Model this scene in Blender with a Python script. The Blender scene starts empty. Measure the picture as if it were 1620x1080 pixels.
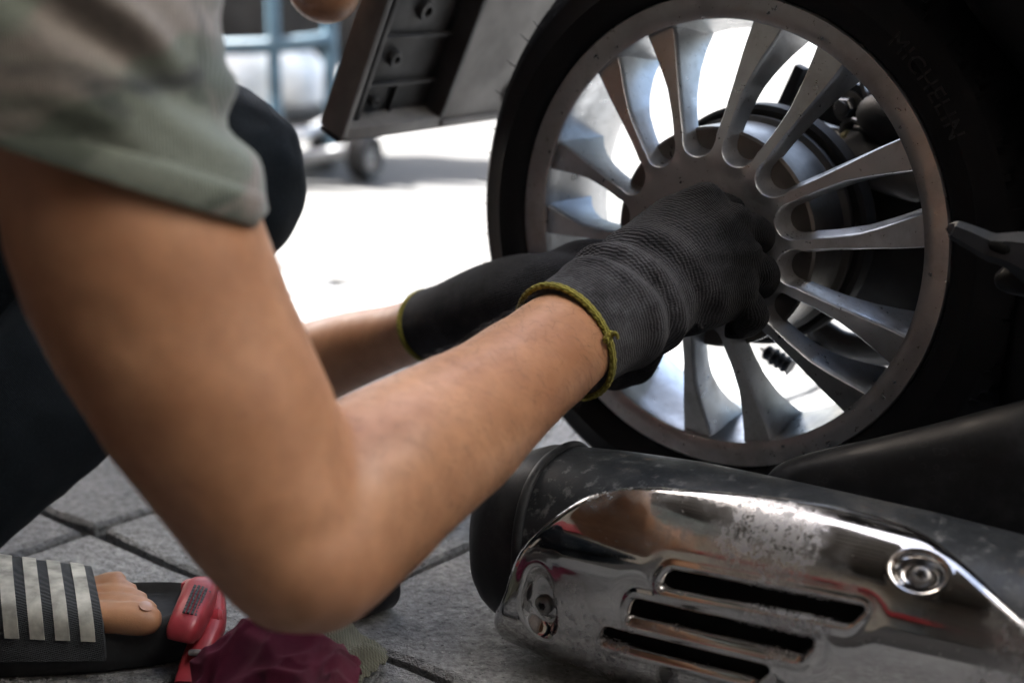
import bpy, bmesh, math, random
import numpy as np
from mathutils import Vector, Matrix, noise
from mathutils.geometry import delaunay_2d_cdt

random.seed(7)
R = math.radians
scene = bpy.context.scene
COL = scene.collection

# ------------------------------------------------------------------ camera, sky, sun, exposure
CAM_POS = Vector((0.0, 0.0, 0.42))
PITCH = R(15)
FW = Vector((0, math.cos(PITCH), -math.sin(PITCH)))
UP = Vector((0, math.sin(PITCH), math.cos(PITCH)))
cam_data = bpy.data.cameras.new('camera')
cam = bpy.data.objects.new('camera', cam_data)
COL.objects.link(cam)
cam.location = CAM_POS
cam.rotation_euler = (R(90) - PITCH, 0, 0)
cam_data.sensor_width = 36.0
cam_data.lens = 50.0
cam_data.clip_start = 0.02
cam_data.clip_end = 300
cam_data.dof.use_dof = True
cam_data.dof.focus_distance = 0.885
cam_data.dof.aperture_fstop = 4.0
cam_data.dof.aperture_blades = 7
scene.camera = cam

SUN_EL, SUN_AZ = R(50), R(310)          # azimuth clockwise from +Y
world = bpy.data.worlds.new('World')
scene.world = world
world.use_nodes = True
wn = world.node_tree
bg = wn.nodes['Background']
sky = wn.nodes.new('ShaderNodeTexSky')
sky.sky_type = 'NISHITA'
sky.sun_disc = False
sky.sun_elevation = SUN_EL
sky.sun_rotation = SUN_AZ
sky.air_density = 1.2
sky.dust_density = 5.0
sky.ozone_density = 1.0
wn.links.new(sky.outputs['Color'], bg.inputs['Color'])
bg.inputs['Strength'].default_value = 0.055
sd = bpy.data.lights.new('sun', 'SUN')
sd.energy = 5.0
sd.angle = R(0.53)
sd.color = (1.0, 0.97, 0.93)
sun = bpy.data.objects.new('sun', sd)
COL.objects.link(sun)
sdir = Vector((math.sin(SUN_AZ) * math.cos(SUN_EL), math.cos(SUN_AZ) * math.cos(SUN_EL), math.sin(SUN_EL)))
sun.rotation_euler = sdir.to_track_quat('Z', 'Y').to_euler()
sun.location = (0, 0, 6)
vs = scene.view_settings
vs.view_transform = 'Standard'
vs.look = 'None'
vs.exposure = 3.62
vs.gamma = 1.0
vs.use_curve_mapping = False


# ------------------------------------------------------------------ helpers
def at(px, py, d):
    """World point measured on the 1620 x 1080 photograph at distance d along the view axis."""
    return CAM_POS + Vector((1, 0, 0)) * ((px - 810) / 2250 * d) + UP * ((540 - py) / 2250 * d) + FW * d


def gp(px, py, z=0.0):
    """World point where that photograph ray meets the level z."""
    d = Vector(at(px, py, 1.0)) - CAM_POS
    return CAM_POS + d * ((z - CAM_POS.z) / d.z)


def smooth(t):
    t = min(1.0, max(0.0, t))
    return t * t * (3 - 2 * t)


def tag(o, label=None, cat=None, group=None, kind=None):
    if label: o['label'] = label
    if cat: o['category'] = cat
    if group: o['group'] = group
    if kind: o['kind'] = kind
    return o


def empty(name, loc, label, cat, group=None):
    o = bpy.data.objects.new(name, None)
    COL.objects.link(o)
    o.location = loc
    o.empty_display_size = 0.05
    return tag(o, label, cat, group)


def link(name, mesh, mat=None, parent=None, sharp=None, smooth_sh=True):
    o = bpy.data.objects.new(name, mesh)
    COL.objects.link(o)
    if mat is not None:
        mesh.materials.clear()
        mesh.materials.append(mat)
    if smooth_sh:
        mesh.polygons.foreach_set('use_smooth', [True] * len(mesh.polygons))
        if sharp is not None:
            mesh.set_sharp_from_angle(angle=R(sharp))
    if parent is not None:
        o.parent = parent
        b = parent
        off = Vector((0, 0, 0))
        while b is not None:
            off += b.location
            b = b.parent
        o.location = -off
    return o


def mesh_of(verts, faces, name='mesh'):
    m = bpy.data.meshes.new(name)
    m.from_pydata([tuple(v) for v in verts], [], [tuple(f) for f in faces])
    m.update()
    return m


class MB:
    """Collects shapes for one mesh."""
    def __init__(self):
        self.v, self.f = [], []

    def add(self, verts, faces):
        n = len(self.v)
        self.v += [Vector(p) for p in verts]
        self.f += [tuple(i + n for i in f) for f in faces]
        return self

    def box(self, size, M=Matrix(), bevel=0.0):
        bm = bmesh.new()
        bmesh.ops.create_cube(bm, size=1.0)
        bmesh.ops.scale(bm, vec=size, verts=bm.verts)
        if bevel > 0:
            bmesh.ops.bevel(bm, geom=bm.edges[:], offset=bevel, segments=2, profile=0.6, affect='EDGES')
        self.bm(bm, M)
        return self

    def bm(self, bm, M=Matrix()):
        bm.verts.index_update()
        self.add([M @ v.co for v in bm.verts], [[v.index for v in f.verts] for f in bm.faces])
        bm.free()

    def rings(self, rings, caps=True, closed=False):
        """rings: lists of points, all the same count."""
        n = len(rings[0])
        base = len(self.v)
        for r in rings:
            self.v += [Vector(p) for p in r]
        m = len(rings)
        for i in range(m if closed else m - 1):
            a, b = base + i * n, base + ((i + 1) % m) * n
            for j in range(n):
                k = (j + 1) % n
                self.f.append((a + j, a + k, b + k, b + j))
        if caps and not closed:
            self.f.append(tuple(base + j for j in range(n))[::-1])
            self.f.append(tuple(base + (m - 1) * n + j for j in range(n)))
        return self

    def revolve(self, prof, M=Matrix(), n=48, closed=False, caps=True):
        """prof: (r, z) pairs spun about local z."""
        rings = [[M @ Vector((max(r, 1e-5) * math.cos(2 * math.pi * j / n), max(r, 1e-5) * math.sin(2 * math.pi * j / n), z)) for j in range(n)] for r, z in prof]
        return self.rings(rings, caps=caps, closed=closed)

    def tube(self, pts, rad, n=12, sub=1, caps=True):
        """pts: points; rad: a radius or a list of radii."""
        if not isinstance(rad, (list, tuple)):
            rad = [rad] * len(pts)
        st = [(p, r, r) for p, r in zip(pts, rad)]
        return self.loft(st, n=n, sub=sub, caps=caps)

    def loft(self, st, n=24, sub=6, ref=None, caps=True, sq=2.0):
        """st: (centre, radius along ref, radius across) stations, smoothed by Catmull-Rom."""
        P = [Vector(s[0]) for s in st]
        A = [s[1] for s in st]
        B = [s[2] for s in st]

        def cr(p0, p1, p2, p3, t):
            return 0.5 * ((2 * p1) + (p2 - p0) * t + (2 * p0 - 5 * p1 + 4 * p2 - p3) * t * t + (3 * p1 - p0 - 3 * p2 + p3) * t ** 3)
        C, RA, RB = [], [], []
        m = len(P)
        for i in range(m - 1):
            i0, i3 = max(i - 1, 0), min(i + 2, m - 1)
            for k in range(sub):
                t = k / sub
                C.append(cr(P[i0], P[i], P[i + 1], P[i3], t))
                RA.append(cr(A[i0], A[i], A[i + 1], A[i3], t))
                RB.append(cr(B[i0], B[i], B[i + 1], B[i3], t))
        C.append(P[-1]); RA.append(A[-1]); RB.append(B[-1])
        T = []
        for i in range(len(C)):
            T.append((C[min(i + 1, len(C) - 1)] - C[max(i - 1, 0)]).normalized())
        u = Vector(ref) if ref is not None else Vector((0.31, 0.2, 0.93))
        u = (u - T[0] * u.dot(T[0])).normalized()
        rings = []
        for c, t, a, b in zip(C, T, RA, RB):
            u = (u - t * u.dot(t)).normalized()
            w = t.cross(u)
            rings.append([c + u * (a * math.copysign(abs(math.cos(2 * math.pi * j / n)) ** (2 / sq), math.cos(2 * math.pi * j / n))) + w * (b * math.copysign(abs(math.sin(2 * math.pi * j / n)) ** (2 / sq), math.sin(2 * math.pi * j / n))) for j in range(n)])
        return self.rings(rings, caps=caps)

    def sphere(self, c, r, M=None, seg=20):
        bm = bmesh.new()
        bmesh.ops.create_uvsphere(bm, u_segments=seg, v_segments=seg // 2, radius=1.0)
        s = (r, r, r) if not isinstance(r, (tuple, list)) else r
        Mx = Matrix.Translation(c) @ (M if M is not None else Matrix()) @ Matrix.Diagonal((*s, 1))
        self.bm(bm, Mx)
        return self

    def mesh(self, name='mesh'):
        m = mesh_of(self.v, self.f, name)
        bm = bmesh.new()
        bm.from_mesh(m)
        bmesh.ops.recalc_face_normals(bm, faces=bm.faces)
        bm.to_mesh(m)
        bm.free()
        return m

    def build(self, name, mat, parent=None, sharp=35):
        return link(name, self.mesh(name), mat, parent, sharp)

    def remeshed(self, voxel, smooth_it=6, name='mesh'):
        m = self.mesh(name)
        o = bpy.data.objects.new('tmp', m)
        COL.objects.link(o)
        r = o.modifiers.new('r', 'REMESH')
        r.mode = 'VOXEL'
        r.voxel_size = voxel
        s = o.modifiers.new('s', 'SMOOTH')
        s.factor = 0.5
        s.iterations = smooth_it
        dg = bpy.context.evaluated_depsgraph_get()
        res = bpy.data.meshes.new_from_object(o.evaluated_get(dg))
        bpy.data.objects.remove(o)
        bpy.data.meshes.remove(m)
        res.name = name
        return res


def get_co(me):
    a = np.empty(len(me.vertices) * 3)
    me.vertices.foreach_get('co', a)
    return a.reshape(-1, 3)


def get_no(me):
    a = np.empty(len(me.vertices) * 3)
    me.vertex_normals.foreach_get('vector', a)
    return a.reshape(-1, 3)


def set_co(me, a):
    me.vertices.foreach_set('co', np.ascontiguousarray(a).ravel())
    me.update()


def cut(me, fn):
    """Drop the vertices for which fn(co) is true."""
    bm = bmesh.new()
    bm.from_mesh(me)
    bmesh.ops.delete(bm, geom=[v for v in bm.verts if fn(v.co)], context='VERTS')
    bm.to_mesh(me)
    bm.free()
    me.update()


# ------------------------------------------------------------------ materials
class NT:
    def __init__(self, name):
        self.m = bpy.data.materials.new(name)
        self.m.use_nodes = True
        self.t = self.m.node_tree
        self.b = self.t.nodes['Principled BSDF']
        self.co = None

    def n(self, typ, **kw):
        nd = self.t.nodes.new(typ)
        for k, v in kw.items():
            if k.startswith('i_'):
                nd.inputs[k[2:].replace('_', ' ')].default_value = v
            else:
                setattr(nd, k, v)
        return nd

    def l(self, a, b):
        self.t.links.new(a, b)

    def coord(self):
        if self.co is None:
            g = self.n('ShaderNodeTexCoord')
            self.co = g.outputs['Object']
        return self.co

    def set(self, **kw):
        for k, v in kw.items():
            self.b.inputs[k.replace('_', ' ')].default_value = v
        return self

    def noise(self, scale, detail=4, rough=0.55, co=None, dist=0.0):
        nd = self.n('ShaderNodeTexNoise')
        nd.inputs['Scale'].default_value = scale
        nd.inputs['Detail'].default_value = detail
        nd.inputs['Roughness'].default_value = rough
        nd.inputs['Distortion'].default_value = dist
        self.l(co or self.coord(), nd.inputs['Vector'])
        return nd.outputs['Fac']

    def ramp(self, fac, stops, interp='LINEAR'):
        r = self.n('ShaderNodeValToRGB')
        r.color_ramp.interpolation = interp
        e = r.color_ramp.elements
        while len(e) < len(stops):
            e.new(0.5)
        for k, (p, c) in enumerate(stops):
            e[k].position = p
            e[k].color = (*c, 1) if len(c) == 3 else c
        self.l(fac, r.inputs['Fac'])
        return r.outputs['Color']

    def val(self, fac, lo, hi, a=0.0, b=1.0):
        m = self.n('ShaderNodeMapRange')
        m.inputs['From Min'].default_value = lo
        m.inputs['From Max'].default_value = hi
        m.inputs['To Min'].default_value = a
        m.inputs['To Max'].default_value = b
        self.l(fac, m.inputs['Value'])
        return m.outputs['Result']

    def mix(self, fac, a, b, mode='MIX'):
        m = self.n('ShaderNodeMix', data_type='RGBA', blend_type=mode)
        if hasattr(fac, 'links') or hasattr(fac, 'is_linked'):
            self.l(fac, m.inputs[0])
        else:
            m.inputs[0].default_value = fac
        for v, s in ((a, m.inputs[6]), (b, m.inputs[7])):
            if hasattr(v, 'is_linked'):
                self.l(v, s)
            else:
                s.default_value = (*v, 1) if len(v) == 3 else v
        return m.outputs[2]

    def math(self, op, a, b=None):
        m = self.n('ShaderNodeMath', operation=op)
        for k, v in enumerate((a, b)):
            if v is None: continue
            if hasattr(v, 'is_linked'):
                self.l(v, m.inputs[k])
            else:
                m.inputs[k].default_value = v
        return m.outputs[0]

    def bump(self, h, strength=0.3, dist=0.001, prev=None):
        b = self.n('ShaderNodeBump')
        b.inputs['Strength'].default_value = strength
        b.inputs['Distance'].default_value = dist
        self.l(h, b.inputs['Height'])
        if prev is not None:
            self.l(prev, b.inputs['Normal'])
        return b.outputs['Normal']

    def col(self, c): self.l(c, self.b.inputs['Base Color']); return self
    def rough(self, c): self.l(c, self.b.inputs['Roughness']); return self
    def metal(self, c): self.l(c, self.b.inputs['Metallic']); return self
    def nrm(self, c): self.l(c, self.b.inputs['Normal']); return self

    def axis_coord(self, xdir, ydir):
        """Object coordinates turned so that local x runs along xdir and y along ydir."""
        x = Vector(xdir).normalized()
        y = Vector(ydir)
        y = (y - x * y.dot(x)).normalized()
        z = x.cross(y)
        cx = self.n('ShaderNodeCombineXYZ')
        for k, v in enumerate((x, y, z)):
            d = self.n('ShaderNodeVectorMath', operation='DOT_PRODUCT')
            self.l(self.coord(), d.inputs[0])
            d.inputs[1].default_value = v
            self.l(d.outputs['Value'], cx.inputs[k])
        return cx.outputs[0]

    def wave(self, co, scale, dist=0.0, detail=0.0, direction='X'):
        w = self.n('ShaderNodeTexWave')
        w.bands_direction = direction
        w.inputs['Scale'].default_value = scale
        w.inputs['Distortion'].default_value = dist
        w.inputs['Detail'].default_value = detail
        w.inputs['Detail Scale'].default_value = 1.5
        self.l(co, w.inputs['Vector'])
        return w.outputs['Fac']


def m_plain(name, c, rough=0.6, metal=0.0, var=0.25, scale=40, bump=0.15, bscale=200, spec=0.5):
    t = NT(name)
    n1 = t.noise(scale, 5)
    lo = tuple(x * (1 - var) for x in c)
    hi = tuple(min(1, x * (1 + var)) for x in c)
    t.col(t.ramp(n1, [(0.3, lo), (0.7, hi)]))
    t.rough(t.val(n1, 0.3, 0.7, min(1, rough + 0.1), max(0.02, rough - 0.1)))
    t.set(Metallic=metal)
    t.b.inputs['Specular IOR Level'].default_value = spec
    if bump > 0:
        t.nrm(t.bump(t.noise(bscale, 3), bump, 0.001))
    return t.m


def m_paver():
    t = NT('paver_stone')
    g = t.n('ShaderNodeNewGeometry')
    co = g.outputs['Position']
    oi = t.n('ShaderNodeObjectInfo')
    big = t.noise(7, 6, 0.65, co)
    fine = t.noise(170, 4, 0.7, co)
    spk = t.noise(420, 2, 0.5, co)
    base = t.ramp(big, [(0.25, (0.19, 0.193, 0.197)), (0.5, (0.29, 0.293, 0.293)), (0.8, (0.40, 0.40, 0.393))])
    base = t.mix(0.75, base, t.ramp(fine, [(0.3, (0.22, 0.22, 0.23)), (0.66, (1.3, 1.3, 1.3))]), 'MULTIPLY')
    base = t.mix(t.val(spk, 0.66, 0.74, 0, 0.75), base, (0.5, 0.5, 0.48))
    base = t.mix(t.val(t.noise(260, 2, 0.5, co), 0.66, 0.72, 0, 0.85), base, (0.03, 0.03, 0.032))
    base = t.mix(t.val(t.noise(3.1, 3, 0.5, co), 0.55, 0.75, 0, 0.18), base, (0.23, 0.19, 0.15))
    tint = t.n('ShaderNodeMix', data_type='RGBA', blend_type='MULTIPLY')
    tint.inputs[0].default_value = 1.0
    t.l(base, tint.inputs[6])
    t.l(t.ramp(oi.outputs['Random'], [(0, (0.78, 0.80, 0.83)), (1, (1.03, 1.045, 1.06))]), tint.inputs[7])
    t.col(tint.outputs[2])
    t.set(Roughness=0.78)
    h = t.math('ADD', t.math('MULTIPLY', t.noise(60, 6, 0.7, co), 1.0), t.math('MULTIPLY', fine, 0.5))
    t.nrm(t.bump(h, 1.0, 0.012))
    return t.m


def m_ground():
    t = NT('dirt_ground')
    g = t.n('ShaderNodeNewGeometry')
    co = g.outputs['Position']
    n1 = t.noise(4, 6, 0.6, co)
    t.col(t.ramp(n1, [(0.3, (0.016, 0.0155, 0.015)), (0.7, (0.035, 0.033, 0.031))]))
    t.set(Roughness=0.9)
    t.nrm(t.bump(t.noise(90, 5, 0.6, co), 0.8, 0.004))
    return t.m


def m_street():
    t = NT('concrete_street')
    g = t.n('ShaderNodeNewGeometry')
    co = g.outputs['Position']
    n1 = t.noise(1.5, 6, 0.6, co)
    t.col(t.mix(0.6, t.ramp(n1, [(0.3, (0.036, 0.036, 0.036)), (0.7, (0.062, 0.062, 0.061))]), t.ramp(t.noise(45, 5, 0.7, co), [(0.35, (0.75, 0.75, 0.75)), (0.65, (1.15, 1.15, 1.15))]), 'MULTIPLY'))
    t.set(Roughness=0.85)
    t.nrm(t.bump(t.noise(60, 5, 0.6, co), 0.4, 0.003))
    return t.m


def m_alloy():
    t = NT('cast_alloy')
    n1 = t.noise(14, 6, 0.62)
    n2 = t.noise(120, 4, 0.6)
    c = t.ramp(n1, [(0.3, (0.41, 0.42, 0.43)), (0.55, (0.60, 0.615, 0.635)), (0.8, (0.70, 0.715, 0.73))])
    dirt = t.val(t.noise(330, 3, 0.6), 0.66, 0.72, 0, 0.8)
    c = t.mix(dirt, c, (0.05, 0.042, 0.036))
    grime = t.val(t.noise(11, 7, 0.75), 0.53, 0.70, 0, 0.5)
    c = t.mix(grime, c, (0.15, 0.13, 0.11))
    t.col(c)
    t.metal(t.val(grime, 0, 0.5, 0.9, 0.4))
    t.rough(t.val(n2, 0.3, 0.7, 0.26, 0.44))
    t.nrm(t.bump(n2, 0.18, 0.0006))
    return t.m


def m_tyre():
    t = NT('tyre_rubber')
    n1 = t.noise(25, 5, 0.6)
    t.col(t.ramp(n1, [(0.3, (0.005, 0.0055, 0.0065)), (0.62, (0.010, 0.0105, 0.012)), (0.8, (0.028, 0.027, 0.026))]))
    t.rough(t.val(n1, 0.3, 0.7, 0.45, 0.66))
    t.b.inputs['Specular IOR Level'].default_value = 0.22
    t.nrm(t.bump(t.noise(400, 3, 0.6), 0.2, 0.0006))
    return t.m


def m_black_plastic(name='black_plastic', dust=0.35, c=(0.0035, 0.004, 0.005), rough=0.4):
    t = NT(name)
    n1 = t.noise(16, 6, 0.7)
    n2 = t.noise(70, 5, 0.7)
    d = t.math('MULTIPLY', t.val(n1, 0.42, 0.75, 0, 1), t.val(n2, 0.4, 0.7, 0, dust))
    col = t.mix(d, c, (0.10, 0.105, 0.11))
    # water-spot rings
    vo = t.n('ShaderNodeTexVoronoi', feature='F1')
    vo.inputs['Scale'].default_value = 130
    t.l(t.coord(), vo.inputs['Vector'])
    ring = t.math('MULTIPLY', t.val(t.math('ABSOLUTE', t.math('SUBTRACT', vo.outputs['Distance'], 0.3)), 0.0, 0.05, dust * 0.25, 0.0), t.val(t.noise(30, 2), 0.52, 0.62, 0, 1))
    col = t.mix(ring, col, (0.12, 0.12, 0.12))
    t.col(col)
    t.rough(t.val(n2, 0.3, 0.7, rough, rough + 0.2))
    t.b.inputs['Specular IOR Level'].default_value = 0.25
    t.nrm(t.bump(t.noise(500, 2), 0.12, 0.0005))
    return t.m


def m_chrome():
    t = NT('weathered_chrome')
    n1 = t.noise(38, 8, 0.75)
    n2 = t.noise(210, 4, 0.65)
    zone = t.noise(11, 3, 0.6)
    vo = t.n('ShaderNodeTexVoronoi', feature='F1')
    vo.inputs['Scale'].default_value = 420
    wob = t.n('ShaderNodeMix', data_type='VECTOR')
    wob.inputs[0].default_value = 0.012
    t.l(t.coord(), wob.inputs[4])
    nc = t.n('ShaderNodeTexNoise'); nc.inputs['Scale'].default_value = 120
    t.l(t.coord(), nc.inputs['Vector'])
    t.l(nc.outputs['Color'], wob.inputs[5])
    t.l(wob.outputs[1], vo.inputs['Vector'])
    spots = t.val(vo.outputs['Distance'], 0.38, 0.5, 0.0, 1.0)
    stain = t.math('MULTIPLY', t.val(t.noise(170, 8, 0.8), 0.48, 0.58, 0, 1), t.val(zone, 0.50, 0.64, 0, 0.9))
    stain = t.math('MAXIMUM', stain, t.val(n1, 0.5, 0.8, 0.0, 0.12))
    stain = t.math('MAXIMUM', stain, t.math('MULTIPLY', spots, t.val(zone, 0.5, 0.7, 0, 0.5)))
    pit = t.math('MAXIMUM', t.val(t.noise(190, 4, 0.65), 0.69, 0.73, 0, 0.85), t.val(t.noise(520, 3, 0.6), 0.69, 0.73, 0, 0.7))
    c = t.mix(stain, (0.52, 0.51, 0.50), (0.24, 0.24, 0.25))
    c = t.mix(pit, c, (0.06, 0.045, 0.035))
    t.col(c)
    t.metal(t.val(t.math('MAXIMUM', stain, pit), 0, 1, 1.0, 0.35))
    t.rough(t.val(t.math('MAXIMUM', stain, pit), 0, 1, 0.06, 0.6))
    t.nrm(t.bump(t.math('ADD', t.math('MULTIPLY', n2, 0.25), t.math('ADD', stain, pit)), 0.1, 0.0004))
    return t.m


def m_canister():
    t = NT('heat_worn_steel')
    n1 = t.noise(22, 6, 0.7)
    n2 = t.noise(130, 5, 0.7)
    c = t.ramp(n1, [(0.3, (0.010, 0.0125, 0.016)), (0.55, (0.026, 0.031, 0.037)), (0.75, (0.085, 0.086, 0.086))])
    c = t.mix(t.val(n2, 0.55, 0.7, 0, 0.6), c, (0.20, 0.205, 0.21))
    c = t.mix(t.val(t.noise(60, 4, 0.7), 0.62, 0.72, 0, 0.55), c, (0.16, 0.105, 0.065))
    t.col(c)
    t.set(Metallic=0.45)
    t.rough(t.val(n2, 0.3, 0.7, 0.38, 0.6))
    t.nrm(t.bump(n2, 0.2, 0.0005))
    return t.m


def m_skin(name='skin', c1=(0.30, 0.138, 0.070), c2=(0.47, 0.252, 0.138)):
    t = NT(name)
    n1 = t.noise(16, 5, 0.6)
    n2 = t.noise(90, 4, 0.6)
    c = t.ramp(n1, [(0.28, c1), (0.72, c2)])
    c = t.mix(t.val(n2, 0.35, 0.7, 0, 0.35), c, tuple(x * 0.72 for x in c1))
    c = t.mix(t.val(t.noise(55, 2), 0.7, 0.78, 0, 0.3), c, (0.14, 0.055, 0.04))
    t.col(c)
    t.rough(t.val(n2, 0.3, 0.7, 0.38, 0.54))
    t.b.inputs['Subsurface Weight'].default_value = 0.12
    t.b.inputs['Subsurface Radius'].default_value = (0.9, 0.35, 0.2)
    t.b.inputs['Subsurface Scale'].default_value = 0.006
    t.b.inputs['Specular IOR Level'].default_value = 0.45
    vo = t.n('ShaderNodeTexVoronoi', feature='DISTANCE_TO_EDGE')
    vo.inputs['Scale'].default_value = 700
    t.l(t.coord(), vo.inputs['Vector'])
    nn = t.bump(t.val(vo.outputs['Distance'], 0, 0.25), 0.12, 0.0004)
    t.nrm(t.bump(t.noise(220, 4), 0.16, 0.0006, nn))
    return t.m


def m_camo():
    t = NT('camouflage_cotton')
    cc = t.axis_coord((1, 0, 0), (0, 0, 1))
    mp = t.n('ShaderNodeMapping')
    mp.inputs['Rotation'].default_value = (0, 0, R(-22))
    mp.inputs['Scale'].default_value = (0.55, 1.25, 1.0)
    t.l(cc, mp.inputs['Vector'])
    co = mp.outputs['Vector']
    a = t.noise(16, 2.5, 0.55, co, 0.6)
    b = t.noise(13, 2.5, 0.55, co, 0.9)
    mp2 = t.n('ShaderNodeMapping'); mp2.inputs['Location'].default_value = (3.1, 1.7, 5.2)
    t.l(co, mp2.inputs['Vector'])
    c = t.noise(18, 2.5, 0.55, mp2.outputs['Vector'], 0.6)
    base = (0.140, 0.160, 0.128)
    col = t.mix(t.val(a, 0.48, 0.55), base, (0.066, 0.082, 0.062))
    col = t.mix(t.val(b, 0.53, 0.60), col, (0.190, 0.168, 0.145))
    col = t.mix(t.val(c, 0.56, 0.63), col, (0.028, 0.033, 0.031))
    col = t.mix(0.5, col, t.ramp(t.noise(450, 2, 0.6), [(0.35, (0.65, 0.65, 0.65)), (0.65, (1.25, 1.25, 1.25))]), 'MULTIPLY')
    t.col(col)
    t.set(Roughness=0.9)
    t.b.inputs['Sheen Weight'].default_value = 0.25
    w = t.wave(cc, 260, 1.0, 1.0, 'X')
    t.nrm(t.bump(t.math('ADD', w, t.noise(380, 3)), 0.35, 0.0008))
    return t.m


def m_denim():
    t = NT('dark_denim')
    n1 = t.noise(18, 5, 0.6)
    n2 = t.noise(500, 3, 0.6)
    c = t.ramp(n1, [(0.3, (0.003, 0.0045, 0.0065)), (0.7, (0.006, 0.009, 0.0125))])
    c = t.mix(t.val(n2, 0.5, 0.72, 0, 0.4), c, (0.016, 0.021, 0.026))
    t.col(c)
    t.set(Roughness=0.85)
    t.b.inputs['Specular IOR Level'].default_value = 0.1
    t.b.inputs['Sheen Weight'].default_value = 0.02
    t.b.inputs['Sheen Tint'].default_value = (0.55, 0.7, 0.85, 1)
    co = t.axis_coord((0.7, 0, 0.7), (0, 1, 0))
    t.nrm(t.bump(t.math('ADD', t.wave(co, 320, 2.0, 2.0), t.math('MULTIPLY', n2, 0.8)), 0.4, 0.0008))
    return t.m


def m_glove(name, axis, across, c=(0.060, 0.061, 0.068), coat=None):
    t = NT(name)
    co = t.axis_coord(axis, across)
    n1 = t.noise(26, 5, 0.65)
    ribs = t.wave(co, 165, 3.5, 3.0, 'X')
    rows = t.wave(co, 190, 3.5, 3.0, 'Y')
    col = t.ramp(n1, [(0.3, tuple(x * 0.35 for x in c)), (0.55, c), (0.8, tuple(x * 1.7 for x in c))])
    col = t.mix(t.val(ribs, 0.0, 0.5, 0.2, 0.0), col, tuple(x * 0.3 for x in c))
    col = t.mix(t.val(t.noise(17, 6, 0.75), 0.50, 0.66, 0, 0.8), col, (0.010, 0.010, 0.011))
    col = t.mix(t.val(t.noise(21, 5, 0.7), 0.62, 0.75, 0, 0.4), col, (0.085, 0.062, 0.05))
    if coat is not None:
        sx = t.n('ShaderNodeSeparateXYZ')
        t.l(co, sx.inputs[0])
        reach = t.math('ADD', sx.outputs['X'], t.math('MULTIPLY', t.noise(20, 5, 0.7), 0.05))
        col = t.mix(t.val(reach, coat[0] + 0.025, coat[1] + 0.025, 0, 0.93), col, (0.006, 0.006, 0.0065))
    t.col(col)
    t.set(Roughness=0.9)
    t.b.inputs['Specular IOR Level'].default_value = 0.12
    t.b.inputs['Sheen Weight'].default_value = 0.04
    h = t.math('ADD', t.math('MULTIPLY', ribs, 0.7), t.math('MULTIPLY', rows, 0.5))
    t.nrm(t.bump(t.math('ADD', h, t.noise(500, 3)), 0.55, 0.0012))
    return t.m


def m_knit(name, c, axis=(1, 0, 0), across=(0, 1, 0), scale=110, rough=0.9):
    t = NT(name)
    co = t.axis_coord(axis, across)
    w1 = t.wave(co, scale, 1.5, 1.0, 'X')
    w2 = t.wave(co, scale, 1.5, 1.0, 'Y')
    n1 = t.noise(30, 5, 0.6)
    col = t.ramp(n1, [(0.3, tuple(x * 0.6 for x in c)), (0.7, tuple(x * 1.25 for x in c))])
    col = t.mix(t.val(w1, 0, 0.45, 0.5, 0), col, tuple(x * 0.35 for x in c))
    t.col(col)
    t.set(Roughness=rough)
    t.b.inputs['Specular IOR Level'].default_value = 0.15
    t.b.inputs['Sheen Weight'].default_value = 0.05
    t.nrm(t.bump(t.math('ADD', t.math('ADD', w1, t.math('MULTIPLY', w2, 0.6)), t.noise(600, 2)), 0.6, 0.0012))
    return t.m


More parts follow.
